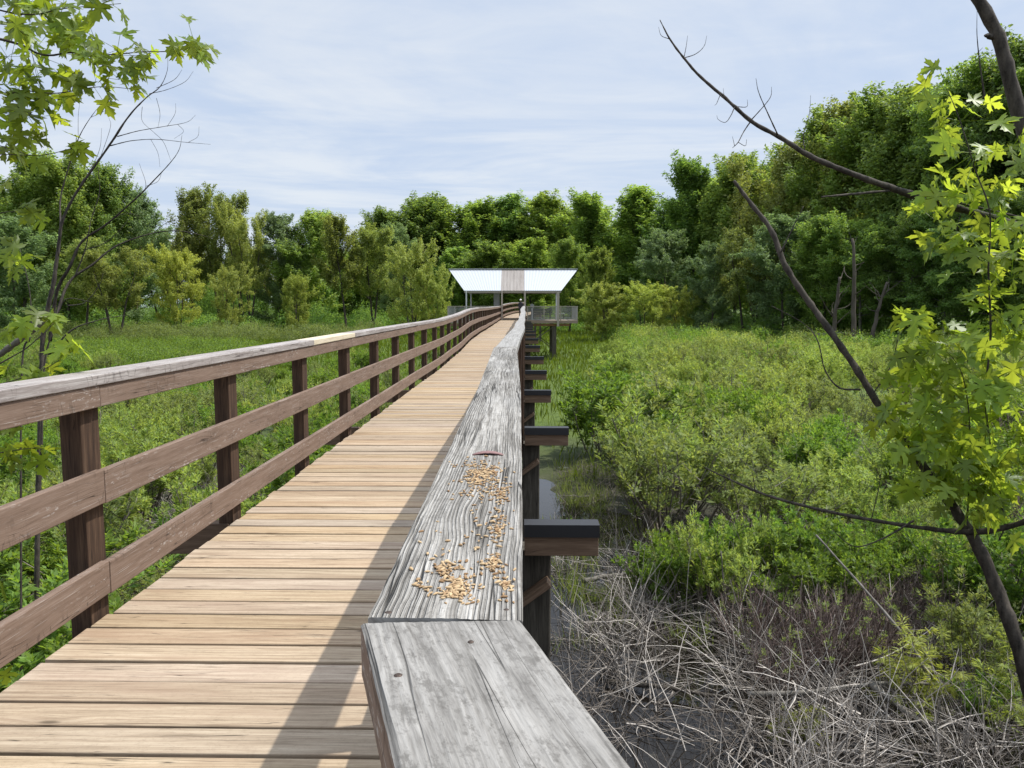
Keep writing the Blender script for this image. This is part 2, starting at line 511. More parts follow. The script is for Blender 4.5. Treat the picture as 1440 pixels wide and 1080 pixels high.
t.n('ShaderNodeOutputMaterial', {'Surface': bs.outputs[0]})
tag(mesh_obj('ground', np_mesh('ground', V, Fq, m, True)), 'dark muddy marsh floor turning to green sedge further out', kind='structure')

m, t = material('black_marsh_water')
tc = t.n('ShaderNodeTexCoord').outputs['Object']
nz = t.noise(tc, 5, 3)
bp = t.n('ShaderNodeBump', {'Strength': 0.08, 'Distance': 0.02, 'Height': nz}).outputs[0]
scum = t.smooth(t.noise(tc, 1.7, 5, 0.7), 0.62, 0.72)
c = t.mix(scum, (0.012, 0.010, 0.008), (0.05, 0.045, 0.035))
bs = t.n('ShaderNodeBsdfPrincipled', {'Base Color': c, 'Roughness': t.math('ADD', 0.03, t.math('MULTIPLY', scum, 0.4)), 'Normal': bp, 'IOR': 1.33, 'Specular IOR Level': 0.5})
t.n('ShaderNodeOutputMaterial', {'Surface': bs.outputs[0]})
wx, wy = np.meshgrid(np.linspace(-9, 7, 5), np.linspace(-3, 23, 5))
V = np.stack([wx, wy, np.full_like(wx, GZ + 0.02)], -1).reshape(-1, 3)
a = (np.arange(4)[:, None] * 5 + np.arange(4)[None]).ravel()
tag(mesh_obj('water', np_mesh('water', V, np.stack([a, a + 1, a + 6, a + 5], 1), m)), 'still black marsh water between the dead stems', kind='structure')

# ------------------------------------------------------------------ boardwalk
WALK = empty('boardwalk', (0, 0, 0))
tag(WALK, 'long wooden boardwalk with railings crossing the marsh to the pavilion', 'boardwalk')


def rise(y):
    return float(np.interp(y, [-9, 17.5, 21, 24.4, 27.5, 30.5, 40, 58, 66, 74, 86], [0, 0, 0.05, 0.135, 0.195, 0.22, 0.22, 0.27, 0.42, 0.6, 0.72]))


def lat(y):
    return 0.0042 * max(0.0, y - 60) ** 2 + 0.012 * math.sin(y * 0.9) * min(1, max(0, (y - 9) / 8))


def lat_r(y):
    return float(np.interp(y, [-2, 0.69, 2.5, 4.7, 7, 9.5, 14, 20, 30, 58, 90], [0.0, 0.0, -0.012, -0.048, -0.03, 0.0, -0.01, 0.015, 0.0, 0.0, 0.0])) + lat(y)


def rise_r(y):
    return rise(y) + float(np.interp(y, [-2, 0.8, 3, 4.7, 9.5, 14, 90], [0, 0, 0.018, 0.034, 0.02, 0.005, 0]))


# deck: one mesh of planks
mb = MB()
y = -2.4
while y < 84:
    w = 0.138 + random.uniform(-0.003, 0.003)
    gap = random.uniform(0.011, 0.021)
    z = rise(y) + random.uniform(-0.0025, 0.0025)
    sl = rise(y + w) - rise(y)
    xa = -1.845 + lat(y) + random.uniform(-0.012, 0.012)
    xb = -0.105 + lat(y) + random.uniform(-0.01, 0.0)
    tw = random.uniform(-0.004, 0.004)
    cs = []
    for i in range(8):
        cs.append((xb if i & 1 else xa, (y + w if i & 2 else y) + (tw if i & 1 else -tw), z + (sl if i & 2 else 0) - (0.0 if i & 4 else 0.036) + (random.uniform(-0.0015, 0.0015))))
    mb.box8(cs, 0, uo=random.uniform(0, 50))
    y += w + gap
mb.build('deck', M['deck'], WALK, bevel=0.004)

RINGS = {}


def rail_board(name, mat, y0, y1, xf, x0, x1, zf, z0, z1, bevel=0.004, step=0.55, wob=0.0, u0=None):
    n = max(2, int((y1 - y0) / step) + 1)
    rg = []
    u0 = random.uniform(0, 40) if u0 is None else u0
    dz0, dz1, dx = random.uniform(-wob, wob), random.uniform(-wob, wob), random.uniform(-wob, wob) * 0.5
    for k in range(n):
        yy = y0 + (y1 - y0) * k / (n - 1)
        ox, oz = xf(yy) + dx, zf(yy) + dz0 + (dz1 - dz0) * k / (n - 1)
        rg.append(([(ox + x0, yy, oz + z0), (ox + x1, yy, oz + z0), (ox + x1, yy, oz + z1), (ox + x0, yy, oz + z1)], u0 + yy - y0))
    b = MB()
    b.sweep(rg)
    return b.build(name, mat, WALK, bevel=bevel)


PITCH = 1.62
POSTS = [3.24 + PITCH * k for k in range(-3, 46)]
# left railing (inner face at x = -1.83)
left_caps = [(-1.6, 1.55, 'cap_left'), (1.55, 6.62, 'cap_left'), (6.62, 8.24, 'cap_new'), (8.24, 13.1, 'cap_left')]
yy = 13.1
while yy < 77:
    left_caps.append((yy, yy + PITCH * 3, 'cap_left'))
    yy += PITCH * 3
for (a, b, mt) in left_caps:
    o = rail_board('handrail_cap', M[mt], a + 0.002, b - 0.002, lat, -1.985, -1.822, rise, 1.022, 1.068, wob=0.004 if a > 1 else 0.0)
    if mt == 'cap_new':
        o['label'] = 'pale new yellowish handrail cap board'
yy = -1.6
while yy < 77:
    e = yy + PITCH * 3
    rail_board('fascia_board', M['rail'], yy + 0.002, e - 0.002, lat, -1.868, -1.83, rise, 0.925, 1.0205, wob=0.003)
    rail_board('rail_board', M['rail'], yy + 0.002, e - 0.002, lat, -1.868, -1.83, rise, 0.50, 0.648, wob=0.004)
    rail_board('rail_board', M['rail'], yy + 0.002, e - 0.002, lat, -1.868, -1.83, rise, 0.094, 0.24, wob=0.004)
    yy = e
for yp in POSTS:
    b = MB()
    r = rise(yp)
    lx = lat(yp)
    jx = random.uniform(-0.004, 0.004)
    b.box(lx - 1.962 + jx, lx - 1.870, yp - 0.07, yp + 0.07, r - 0.42, r + 1.0195, 2)
    b.build('railing_post', M['post'], WALK, bevel=0.005)

# right railing
right_caps = [(0.692, 4.86), (4.86, 9.6), (9.6, 14.3)]
yy = 14.3
while yy < 62:
    right_caps.append((yy, yy + PITCH * 3))
    yy += PITCH * 3
for i, (a, b) in enumerate(right_caps):
    if i == 0:
        continue
    rail_board('handrail_cap', M['cap_far'], a + 0.003, b - 0.003, lat_r, -0.142, 0.0, rise_r, 1.022, 1.068, wob=0.004)
yy = 0.70
while yy < 62:
    e = yy + PITCH * 3
    rail_board('fascia_board', M['rail'], yy + 0.002, e - 0.002, lat_r, -0.138, -0.100, rise_r, 0.925, 1.0205, wob=0.002)
    rail_board('rail_board', M['rail'], yy + 0.002, e - 0.002, lat_r, -0.138, -0.100, rise_r, 0.50, 0.648)
    rail_board('rail_board', M['rail'], yy + 0.002, e - 0.002, lat_r, -0.138, -0.100, rise_r, 0.094, 0.24)
    yy = e
for yp in [0.78 + PITCH * k for k in range(0, 39)]:
    b = MB()
    r = rise_r(yp)
    lx = lat_r(yp)
    b.box(lx - 0.097, lx - 0.006, yp - 0.07, yp + 0.07, r - 0.42, r + 1.0195, 2)
    b.build('railing_post', M['post'], WALK, bevel=0.005)


# the two big cap boards under the camera, modelled with a worn surface
def worn_cap(name, mat, corners, zt0, zt1, thick, nu, nv, seed, amp, edge, extra=None):
    """corners: (left start, right start, left end, right end) in plan; u runs from start to end"""
    ls, rs, le, re = [Vector(c) for c in corners]
    V, UVs, Fc, FU = [], [], [], []
    length = ((le + re) / 2 - (ls + rs) / 2).length
    width = (rs - ls).length
    rows = []
    prof = []
    # profile across: bottom left, side left, top ..., side right, bottom right
    for iu in range(nu + 1):
        tu = iu / nu
        L, R = ls.lerp(le, tu), rs.lerp(re, tu)
        row = []
        u = tu * length
        zt = zt0 + (zt1 - zt0) * tu
        if extra:
            dxo, dzo = extra(L.y)
            L = L + Vector((dxo, 0))
            R = R + Vector((dxo, 0))
            zt += dzo
        nl = amp * 0.35 * noise.noise(Vector((u * 7, 3.1, seed))) + amp * 0.35 * noise.noise(Vector((u * 31, 9.1, seed)))
        nr = amp * 0.4 * noise.noise(Vector((u * 9, 7.7, seed)))
        zb = zt - thick
        sl = (R - L).normalized()
        A = L + sl * nl
        B = R + sl * nr
        row.append((A.x, A.y, zb, u, -thick - 0.01))
        row.append((A.x, A.y, zt - thick * 0.55, u, -thick * 0.5))
        for iv in range(nv + 1):
            tv = iv / nv
            p = A.lerp(B, tv)
            v = tv * width
            wv = v + 0.010 * noise.noise(Vector((u * 2.6, v * 9, seed + 4)))
            rid = noise.noise(Vector((u * 3.0, wv * 190, seed))) * 0.6 + noise.noise(Vector((u * 9, wv * 330, seed + 8))) * 0.4
            patch = 0.45 + 0.55 * (noise.noise(Vector((u * 2.3, v * 8, seed + 2))) + 0.5)
            big = noise.noise(Vector((u * 5, v * 22, seed + 5)))
            d = min(v, width - v)
            ed = max(0.0, 1 - d / edge)
            z = zt + amp * (0.9 * rid * patch + 0.5 * big) - edge * 0.75 * ed ** 2.2 * (0.8 + 0.5 * noise.noise(Vector((u * 13, 1.0 if v < width / 2 else 5.0, seed))))
            row.append((p.x, p.y, z, u, v))
        row.append((B.x, B.y, zt - thick * 0.55, u, width + thick * 0.5))
        row.append((B.x, B.y, zb, u, width + thick + 0.01))
        rows.append(row)
    k = len(rows[0])
    for r in rows:
        for p in r:
            V.append(p[:3])
            UVs.append((p[3], p[4]))
    for i in range(nu):
        for j in range(k):
            jn = (j + 1) % k
            q = (i * k + j, i * k + jn, (i + 1) * k + jn, (i + 1) * k + j)
            Fc.append(q)
            FU.extend(UVs[x] if not (jn == 0 and x % k == 0) else (UVs[x][0], UVs[x][1]) for x in q)
    e0 = list(range(k))[::-1]
    e1 = [nu * k + j for j in range(k)]
    for e in (e0, e1):
        Fc.append(tuple(e))
        FU.extend((UVs[x][1], UVs[x][0]) for x in e)
    b = MB()
    b.v, b.f, b.uv = V, Fc, FU
    o = b.build(name, mat, WALK, smooth=False)
    me = o.data
    me.materials.append(M['rail'])
    for pi_, pg in enumerate(me.polygons):
        if pi_ < nu * k and pi_ % k in (0, 1, k - 3, k - 2, k - 1):
            pg.material_index = 1
    import bmesh
    bm = bmesh.new()
    bm.from_mesh(me)
    bmesh.ops.recalc_face_normals(bm, faces=bm.faces)
    bm.to_mesh(me)
    bm.free()
    return o


def ext(y):
    return lat_r(y), rise_r(y)


cap_main = worn_cap('handrail_cap', M['cap'], ((-0.1475, 0.695), (-0.001, 0.6905), (-0.143, 4.857), (0.0, 4.857)), 1.068, 1.068, 0.046, 560, 90, 3.7, 0.0019, 0.0022, ext)
cap_main['label'] = 'bleached ridged handrail cap board with bird seed on it'
# angled board: runs from the joint towards and past the camera, off to the right
dirn = Vector((0.299, -0.954)).normalized()
J0, J1 = Vector((-0.151, 0.681)), Vector((-0.0025, 0.6895))
E0, E1 = Vector((-0.151, 0.681)) + dirn * 1.9, Vector((-0.0025, 0.6895)) + dirn * 1.9
perp = Vector((-dirn.y, dirn.x))
cap_near = worn_cap('handrail_cap', M['cap_near'], (tuple(J0), tuple(J1), tuple(E0), tuple(E1)), 1.0684, 1.067, 0.05, 420, 64, 9.2, 0.0012, 0.0045)
cap_near['label'] = 'smooth grey handrail cap board angled off at the joint'


def near_board(name, mat, off0, off1, z0, z1, s0=0.0, s1=1.9, la=0):
    b = MB()
    cs = []
    base = Vector((-0.149, 0.684))
    side = Vector((0.954, 0.299)).normalized()
    for i in range(8):
        p = base + dirn * (s1 if i & 1 else s0) + side * (off1 if i & 2 else off0)
        cs.append((p.x, p.y, z1 if i & 4 else z0))
    b.box8(cs, la)
    return b.build(name, mat, WALK, bevel=0.004)


near_board('fascia_board', M['rail'], 0.010, 0.046, 0.925, 1.0160, 0.03)
near_board('rail_board', M['rail'], 0.010, 0.046, 0.50, 0.648, 0.03)
near_board('rail_board', M['rail'], 0.010, 0.046, 0.094, 0.24, 0.03)
for s in (0.28, 1.5):
    near_board('railing_post', M['post'], 0.048, 0.136, -0.4, 1.0135, s, s + 0.13, 2)

# nails in the caps
for (px, py, d, r) in ((560, 950, 0.60, 0.0035), (546, 862, 0.72, 0.004), (662, 903, 0.655, 0.0028), (712, 858, 0.73, 0.0028), (694, 655, 1.42, 0.004), (640, 655, 1.42, 0.004)):
    p = P(px, py, d)
    yv = p.y
    zt = 1.0680 if yv < 0.685 else 1.0675 + rise_r(yv)
    s = (EYE.z - zt) / (EYE.z - p.z)
    q = EYE + (p - EYE) * s
    b = MB()
    b.tube([(q.x, q.y, zt - 0.01), (q.x, q.y, zt + 0.0004), (q.x, q.y, zt + 0.0012)], [r, r, r * 0.6], 10)
    b.build('nail', M['nail'], WALK, smooth=False)

# stringers, beams with flashing, piles and braces
for xs in (-1.72, -0.95, -0.30):
    b = MB()
    rg = []
    n = 60
    for k in range(n + 1):
        yv = -2.3 + 86 * k / n
        ox, oz = lat(yv) + xs, rise(yv)
        rg.append(([(ox - 0.04, yv, oz - 0.235), (ox + 0.04, yv, oz - 0.235), (ox + 0.04, yv, oz - 0.039), (ox - 0.04, yv, oz - 0.039)], yv))
    b.sweep(rg)
    b.build('stringer', M['beam'], WALK)
BENTS = [0.9] + [4.83 + 3.9 * k for k in range(0, 20)]
for i, yb in enumerate(BENTS):
    r, lx = rise(yb), lat(yb)
    ex = 0.478 + random.uniform(-0.05, 0.03) if i > 1 else 0.472
    zt = r - 0.028
    xr_in = lx - 0.005
    b = MB()
    b.box(lx - 2.12, lx - 0.03, yb - 0.045, yb + 0.045, r - 0.41, r - 0.238, 0)
    bm_ = b.build('support_beam', M['beam'], WALK, bevel=0.005)
    # outrigger stub that carries the right railing, capped with dark flashing
    b = MB()
    b.box(lx + 0.0, lx + ex, yb - 0.05, yb + 0.07, zt - 0.205, zt - 0.006, 0)
    ob = b.build('outrigger', M['beam'], WALK, bevel=0.004)
    b = MB()
    b.box(lx - 0.002, lx + ex + 0.006, yb - 0.058, yb + 0.078, zt - 0.0055, zt, 0)
    b.box(lx - 0.002, lx + ex + 0.006, yb - 0.062, yb - 0.0585, zt - 0.08, zt + 0.001, 0)
    b.build('flashing', M['flash'], ob)
    b = MB()
    b.box(lx - 2.3, lx - 1.9, yb - 0.05, yb + 0.05, zt - 0.205, zt - 0.006, 0)
    b.build('outrigger', M['beam'], WALK, bevel=0.004)
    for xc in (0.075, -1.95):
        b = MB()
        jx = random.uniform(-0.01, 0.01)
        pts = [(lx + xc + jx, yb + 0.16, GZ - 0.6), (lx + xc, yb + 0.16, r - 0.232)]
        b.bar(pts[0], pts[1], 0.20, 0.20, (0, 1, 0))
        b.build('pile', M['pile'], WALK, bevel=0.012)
    b = MB()
    b.bar((lx + 0.16, yb + 0.015, r - 0.33 - 0.09), (lx - 1.9, yb + 0.015, r - 1.95), 0.045, 0.15, (0, 1, 0))
    b.build('brace', M['beam'], WALK, bevel=0.004)

# ------------------------------------------------------------------ bird seed and flake on the rail
def cap_z(yv):
    return (1.0682 if yv < 0.685 else 1.0682 + rise_r(yv))


def on_cap(px, py):
    zt = 1.069
    for _ in range(4):
        d = P(px, py, 1.0) - EYE
        s = (zt - EYE.z) / d.z
        q = EYE + d * s
        zt = cap_z(q.y)
    return q


sv, sf = [], []
spots = [(628, 800, 14, 9, 34), (646, 828, 14, 7, 44), (632, 838, 10, 4, 26), (694, 795, 7, 12, 26), (712, 822, 8, 6, 24), (640, 818, 12, 8, 26), (684, 664, 14, 7, 80), (672, 676, 12, 8, 50), (705, 700, 10, 12, 30), (700, 740, 9, 12, 26), (615, 795, 26, 15, 14), (632, 835, 26, 10, 34), (655, 842, 20, 8, 20), (700, 795, 16, 18, 22), (712, 825, 10, 14, 18), (685, 800, 20, 16, 14), (690, 745, 22, 22, 34), (705, 725, 16, 20, 18),
         (680, 668, 26, 14, 110), (665, 690, 22, 16, 50), (700, 690, 20, 14, 50), (650, 760, 60, 40, 30), (640, 812, 34, 12, 22), (670, 655, 22, 10, 50), (590, 820, 14, 8, 8)]
for (px, py, wx_, wy_, n) in spots:
    for _ in range(n):
        q = on_cap(random.gauss(px, wx_ * 0.6), random.gauss(py, wy_ * 0.6))
        if not (-0.135 + lat_r(q.y) < q.x < -0.006 + lat_r(q.y)) or q.y < 0.7:
            continue
        L = random.uniform(0.0023, 0.0044)
        W = L * random.uniform(0.38, 0.55)
        a = random.gauss(1.2, 1.0)
        tl = random.uniform(-0.4, 0.4)
        b0 = len(sv)
        zc = cap_z(q.y) + W * random.choice((0.5, 0.55, 0.6, 1.3))
        ca, sa = math.cos(a), math.sin(a)
        for (lx_, rr) in ((-1.0, 0.12), (-0.5, 0.85), (0.2, 1.0), (0.75, 0.6), (1.05, 0.1)):
            for k in range(6):
                th = 2 * math.pi * k / 6
                xx, yy_, zz = lx_ * L, math.cos(th) * rr * W, math.sin(th) * rr * W * 0.8 + lx_ * L * tl * 0.3
                sv.append((q.x + xx * ca - yy_ * sa, q.y + xx * sa + yy_ * ca, zc + zz))
        for i in range(4):
            for k in range(6):
                sf.append((b0 + i * 6 + k, b0 + i * 6 + (k + 1) % 6, b0 + i * 6 + 6 + (k + 1) % 6, b0 + i * 6 + 6 + k))
tag(mesh_obj('bird_seed', np_mesh('bird_seed', np.array(sv), np.array(sf), M['seed'], True)), 'scattered bird seed on the weathered handrail cap', kind='stuff')

q = on_cap(686, 640)
b = MB()
rg = []
for k in range(13):
    a_ = -1 + k / 6
    zz = q.z + 0.0015 + 0.0035 * (1 - a_ * a_)
    w = 0.0105 * math.sqrt(max(0.03, 1.03 - a_ * a_)) * (1 + 0.15 * math.sin(k * 2.4))
    yc = q.y + 0.010 * (1 - a_ * a_)
    rg.append(([(q.x + a_ * 0.030, yc - w, zz - 0.002), (q.x + a_ * 0.030, yc + w, zz - 0.002), (q.x + a_ * 0.030, yc + w * 0.9, zz), (q.x + a_ * 0.030, yc - w * 0.9, zz)], a_))
b.sweep(rg)
tag(b.build('bark_flake', M['flake'], None, smooth=True), 'curled reddish flake lying on the handrail cap above the seed', 'flake')

# ------------------------------------------------------------------ pavilion
PAV = empty('pavilion', (-0.92, 60.5, 0.27))
tag(PAV, 'open viewing pavilion with white metal roof on a raised platform over the marsh', 'pavilion')
YF, YR, YB = 58.0 - 60.5, 0.0, 2.6
ZE, ZR = 2.49 - 0.27, 4.18 - 0.27
HE, HR = 3.64, 5.02
roof = MB()


def slope(front, xa_t, xb_t, xa_b, xb_b, lift=0.0):
    b = MB()
    yb_ = YF if front else YB
    n = max(2, int((xb_t - xa_t) / 0.125))
    V = []
    for layer in (0, 1):
        for k in range(n + 1):
            t_ = k / n
            rib = 0.013 if k % 2 == 0 else 0.0
            h = lift + (rib if layer == 0 else -0.03)
            xt = xa_t + (xb_t - xa_t) * t_
            xb2 = xa_b + (xb_b - xa_b) * t_
            V.append((xt, YR, ZR + h))
            V.append((xb2, yb_, ZE + h))
    b.v = V
    L = 2 * (n + 1)
    sgn = 1 if front else -1

    def add(q):
        q = q if sgn > 0 else q[::-1]
        b.quad(list(q), [(V[i][1] * 1.2, V[i][0]) for i in q])
    for k in range(n):
        o = 2 * k
        add((o, o + 1, o + 3, o + 2))
        add((L + o + 2, L + o + 3, L + o + 1, L + o))
        add((o + 1, L + o + 1, L + o + 3, o + 3))
        add((o + 2, L + o + 2, L + o, o))
    add((0, L, L + 1, 1))
    o = 2 * n
    add((o + 1, L + o + 1, L + o, o))
    return b


xm = 0.89
rp = slope(True, -HR, -xm - 0.004, -HE, -xm - 0.004).build('roof', M['roof'], PAV)
slope(True, xm + 0.004, HR, xm + 0.004, HE).build('roof_sheet', M['roof'], rp)
slope(True, -xm, xm, -xm, xm, -0.004).build('translucent_sheet', M['skyl'], rp)
slope(False, -HR, HR, -HE, HE, -0.002).build('roof_sheet', M['roof'], rp)
b = MB()
b.bar((-HR - 0.02, 0, ZR + 0.035), (HR + 0.02, 0, ZR + 0.035), 0.26, 0.03)
b.build('ridge_cap', M['roofu'], rp)
b = MB()
b.bar((-HE, YF + 0.06, ZE - 0.10), (HE, YF + 0.06, ZE - 0.10), 0.05, 0.12)
b.build('eave_beam', M['steel'], rp)
b = MB()
b.bar((-HE, YB - 0.06, ZE - 0.10), (HE, YB - 0.06, ZE - 0.10), 0.05, 0.12)
b.build('eave_beam', M['steel'], rp)
for xr in (-3.5, -2.2, -0.95, 0.95, 2.2, 3.5):
    b = MB()
    b.bar((xr, YF + 0.1, ZE - 0.10), (xr * (1.25 if abs(xr) > 3 else 1), -0.02, ZR - 0.11), 0.06, 0.12)
    b.bar((xr, YB - 0.1, ZE - 0.10), (xr * (1.25 if abs(xr) > 3 else 1), 0.02, ZR - 0.11), 0.06, 0.12)
    b.build('rafter', M['steel'], rp)
for (xp, yp, w, zb, mt) in ((-3.48, YF + 0.02, 0.10, 0, 'pale'), (-0.80, YF - 0.12, 0.12, -0.1, 'steel'), (0.92, YF - 0.12, 0.13, 0.0, 'steel'), (3.39, YF - 0.62, 0.17, -0.45, 'steel'), (3.30, YF + 0.35, 0.10, 0.0, 'pale'),
                            (-3.48, YB - 0.1, 0.10, 0, 'pale'), (-0.95, YB - 0.1, 0.10, 0, 'steel'), (0.95, YB - 0.1, 0.10, 0, 'steel'), (3.48, YB - 0.1, 0.10, 0, 'steel')):
    b = MB()
    b.box(xp - w / 2, xp + w / 2, yp - w / 2, yp + w / 2, zb, ZE - 0.02 if yp > YF - 0.3 else ZE - 0.17, 2)
    b.build('roof_post', M[mt], PAV, bevel=0.008)
b = MB()
for k in range(4):
    b.box(-1.60 + k * 0.12, -1.60 + k * 0.12 + 0.11, YB - 0.55, YB - 0.50 + 0.012 * (k % 2), 0.0, ZE - 0.1, 2)
b.build('screen_panel', M['pale'], PAV)
PX = 4.86
b = MB()
y = -3.0
while y < 3.3:
    b.box(-PX, PX, y, y + 0.138, -0.052, -0.012 + random.uniform(-0.002, 0.002), 0)
    y += 0.146
b.build('platform', M['plat'], PAV)
for (y0, z0, z1, mt) in ((-3.06, -0.22, -0.02, 'plat'), (-3.02, -0.42, -0.26, 'beam'), (3.34, -0.22, -0.02, 'plat')):
    b = MB()
    for (xa, xb) in (((-PX, -1.05), (0.98, PX)) if y0 < 0 else ((-PX, PX),)):
        if y0 == -3.02:
            xa, xb = xa + (0 if xa < 0 else 0.1), xb - 0.6
        b.box(xa, xb, y0, y0 + 0.045, z0, z1, 0)
    b.build('rim_board', M[mt], PAV)
for xs in (-PX, PX - 0.045):
    b = MB()
    b.box(xs, xs + 0.045, -3.0, 3.33, -0.22, -0.016, 1)
    b.build('rim_board', M['plat'], PAV)


def wire_panel(a, bb, z0, z1):
    """mesh infill between two uprights"""
    b = MB()
    a, bb = Vector(a), Vector(bb)
    n = max(2, int((bb - a).length / 0.075))
    for k in range(1, n):
        p = a.lerp(bb, k / n)
        b.bar((p.x, p.y, z0), (p.x, p.y, z1), 0.010, 0.010, (0, 1, 0) if abs(bb.y - a.y) < 1e-3 else (1, 0, 0))
    k = z0 + 0.075
    while k < z1 - 0.02:
        b.bar((a.x, a.y, k), (bb.x, bb.y, k), 0.010, 0.010)
        k += 0.075
    b.bar((a.x, a.y, z0), (bb.x, bb.y, z0), 0.035, 0.05)
    return b.build('wire_infill', M['wire'], PAV)


runs = [((-4.82, -3.0), (-1.05, -3.0)), ((1.12, -3.0), (4.82, -3.0)), ((-4.82, -3.0), (-4.82, 3.25)), ((4.82, -3.0), (4.82, 3.25)), ((-4.82, 3.25), (-1.0, 3.25)), ((1.0, 3.25), (4.82, 3.25))]
for (p0, p1) in runs:
    p0, p1 = Vector((*p0, 0)), Vector((*p1, 0))
    b = MB()
    b.bar((p0.x, p0.y, 1.04), (p1.x, p1.y, 1.04), 0.08, 0.05)
    b.build('handrail', M['steel'], PAV)
    if abs(p0.y - p1.y) < 0.01:
        n = 3
    else:
        n = 4
    for k in range(n + 1):
        if abs(p0.x - p1.x) < 0.01 and k in (0, n):
            continue
        p = p0.lerp(p1, k / n)
        b = MB()
        b.box(p.x - 0.035, p.x + 0.035, p.y - 0.036, p.y + 0.034, -0.2, 1.0145, 2)
        b.build('railing_post', M['steel'], PAV)
        if k < n:
            wire_panel(p, p0.lerp(p1, (k + 1) / n), 0.1, 1.0)
    if abs(p0.x - p1.x) < 0.01:
        wire_panel(p0, p0.lerp(p1, 1 / n), 0.1, 1.0)
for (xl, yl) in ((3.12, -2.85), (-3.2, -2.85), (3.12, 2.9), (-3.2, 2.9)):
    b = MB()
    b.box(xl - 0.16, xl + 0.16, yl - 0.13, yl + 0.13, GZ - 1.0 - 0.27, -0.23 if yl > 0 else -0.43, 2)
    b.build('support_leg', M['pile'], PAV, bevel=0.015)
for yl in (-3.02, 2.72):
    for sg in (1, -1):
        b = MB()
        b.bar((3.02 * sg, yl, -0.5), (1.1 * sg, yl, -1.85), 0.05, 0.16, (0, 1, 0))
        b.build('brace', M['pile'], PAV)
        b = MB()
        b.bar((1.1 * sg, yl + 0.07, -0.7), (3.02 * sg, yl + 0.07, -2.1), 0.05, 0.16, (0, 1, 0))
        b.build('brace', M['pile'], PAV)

# furniture on the platform
BN = empty('bench', (1.35, 61.4, 0.262))
tag(BN, 'weathered slatted bench on the pavilion platform behind the mesh railing', 'bench')
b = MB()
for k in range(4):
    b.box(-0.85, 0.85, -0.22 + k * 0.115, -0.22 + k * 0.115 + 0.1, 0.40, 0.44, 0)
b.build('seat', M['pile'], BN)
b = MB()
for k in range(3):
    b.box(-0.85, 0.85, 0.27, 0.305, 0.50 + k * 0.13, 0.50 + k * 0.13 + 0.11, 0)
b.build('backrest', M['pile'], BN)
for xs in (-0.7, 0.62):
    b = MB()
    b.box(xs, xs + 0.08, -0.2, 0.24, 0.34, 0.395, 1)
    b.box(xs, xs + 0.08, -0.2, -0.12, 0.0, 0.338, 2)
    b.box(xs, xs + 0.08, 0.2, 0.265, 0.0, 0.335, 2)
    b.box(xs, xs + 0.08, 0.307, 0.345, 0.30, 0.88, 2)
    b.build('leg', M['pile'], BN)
TB = empty('side_table', (2.75, 60.9, 0.262))
tag(TB, 'low pale wooden table beside the bench on the platform', 'table')
b = MB()
for k in range(3):
    b.box(-0.40, 0.40, -0.25 + k * 0.17, -0.25 + k * 0.17 + 0.16, 0.44, 0.48, 0)
b.build('table_top', M['pale'], TB)
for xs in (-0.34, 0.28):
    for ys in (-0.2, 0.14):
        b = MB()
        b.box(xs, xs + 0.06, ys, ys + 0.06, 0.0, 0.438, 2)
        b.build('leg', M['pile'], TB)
BO = empty('viewing_post', (0.56, 60.3, 0.262))
tag(BO, 'pale post with rounded white head behind the platform railing', 'post')
b = MB()
b.tube([(0, 0, 0), (0, 0, 0.05), (0, 0, 0.06), (0, 0, 0.95)], [0.13, 0.13, 0.085, 0.075], 12)
b.build('stem', M['pale'], BO)
b = MB()
b.tube([(0, 0, 0.95), (0, 0, 0.98), (0, 0, 1.08), (0, 0, 1.2), (0, 0, 1.26)], [0.08, 0.14, 0.155, 0.13, 0.05], 14)
b.build('head', M['roof'], BO, smooth=True)

# ------------------------------------------------------------------ person far along the walk
PER = empty('person', (-0.36, 66.0, rise(66.0) + 0.005))
PER.scale = (0.86, 0.86, 0.86)
tag(PER, 'distant person in dark clothes with pale cap standing on the boardwalk under the roof', 'person')


def skinned(name, verts, edges, radii, mat, parent, root=0):
    me = bpy.data.meshes.new(name)
    me.from_pydata(verts, edges, [])
    me.materials.append(mat)
    o = bpy.data.objects.new(name, me)
    COL.objects.link(o)
    o.parent = parent
    o.modifiers.new('skin', 'SKIN')
    sk = me.skin_vertices[0].data if me.skin_vertices else None
    if sk is None:
        import bmesh
        bm = bmesh.new()
        bm.from_mesh(me)
        bm.verts.layers.skin.verify()
        bm.to_mesh(me)
        bm.free()
        sk = me.skin_vertices[0].data
    for i, r in enumerate(radii):
        sk[i].radius = r if isinstance(r, tuple) else (r, r)
        sk[i].use_root = (i == root)
    s = o.modifiers.new('sub', 'SUBSURF')
    s.levels = 1
    s.render_levels = 2
    return o


M['cloth'] = plain('dark_clothing', (0.035, 0.033, 0.04), rough=0.85)
M['skin'] = plain('skin', (0.42, 0.27, 0.2), rough=0.6)
M['capw'] = plain('pale_cap_cloth', (0.68, 0.66, 0.62), rough=0.8)
vs = [(0, 0, 0.90), (0, 0, 1.10), (0, 0, 1.30), (0, 0, 1.43), (0, -0.01, 1.52), (0, -0.02, 1.60), (0, -0.015, 1.66),
      (0.17, 0, 1.36), (0.22, -0.02, 1.10), (0.2, -0.12, 0.88), (0.19, -0.16, 0.80),
      (-0.17, 0, 1.36), (-0.22, -0.02, 1.10), (-0.2, -0.12, 0.88), (-0.19, -0.16, 0.80),
      (0.09, 0, 0.84), (0.10, -0.01, 0.48), (0.10, 0.01, 0.08), (0.11, -0.14, 0.03),
      (-0.09, 0, 0.84), (-0.11, 0.02, 0.48), (-0.12, 0.04, 0.08), (-0.13, -0.11, 0.03)]
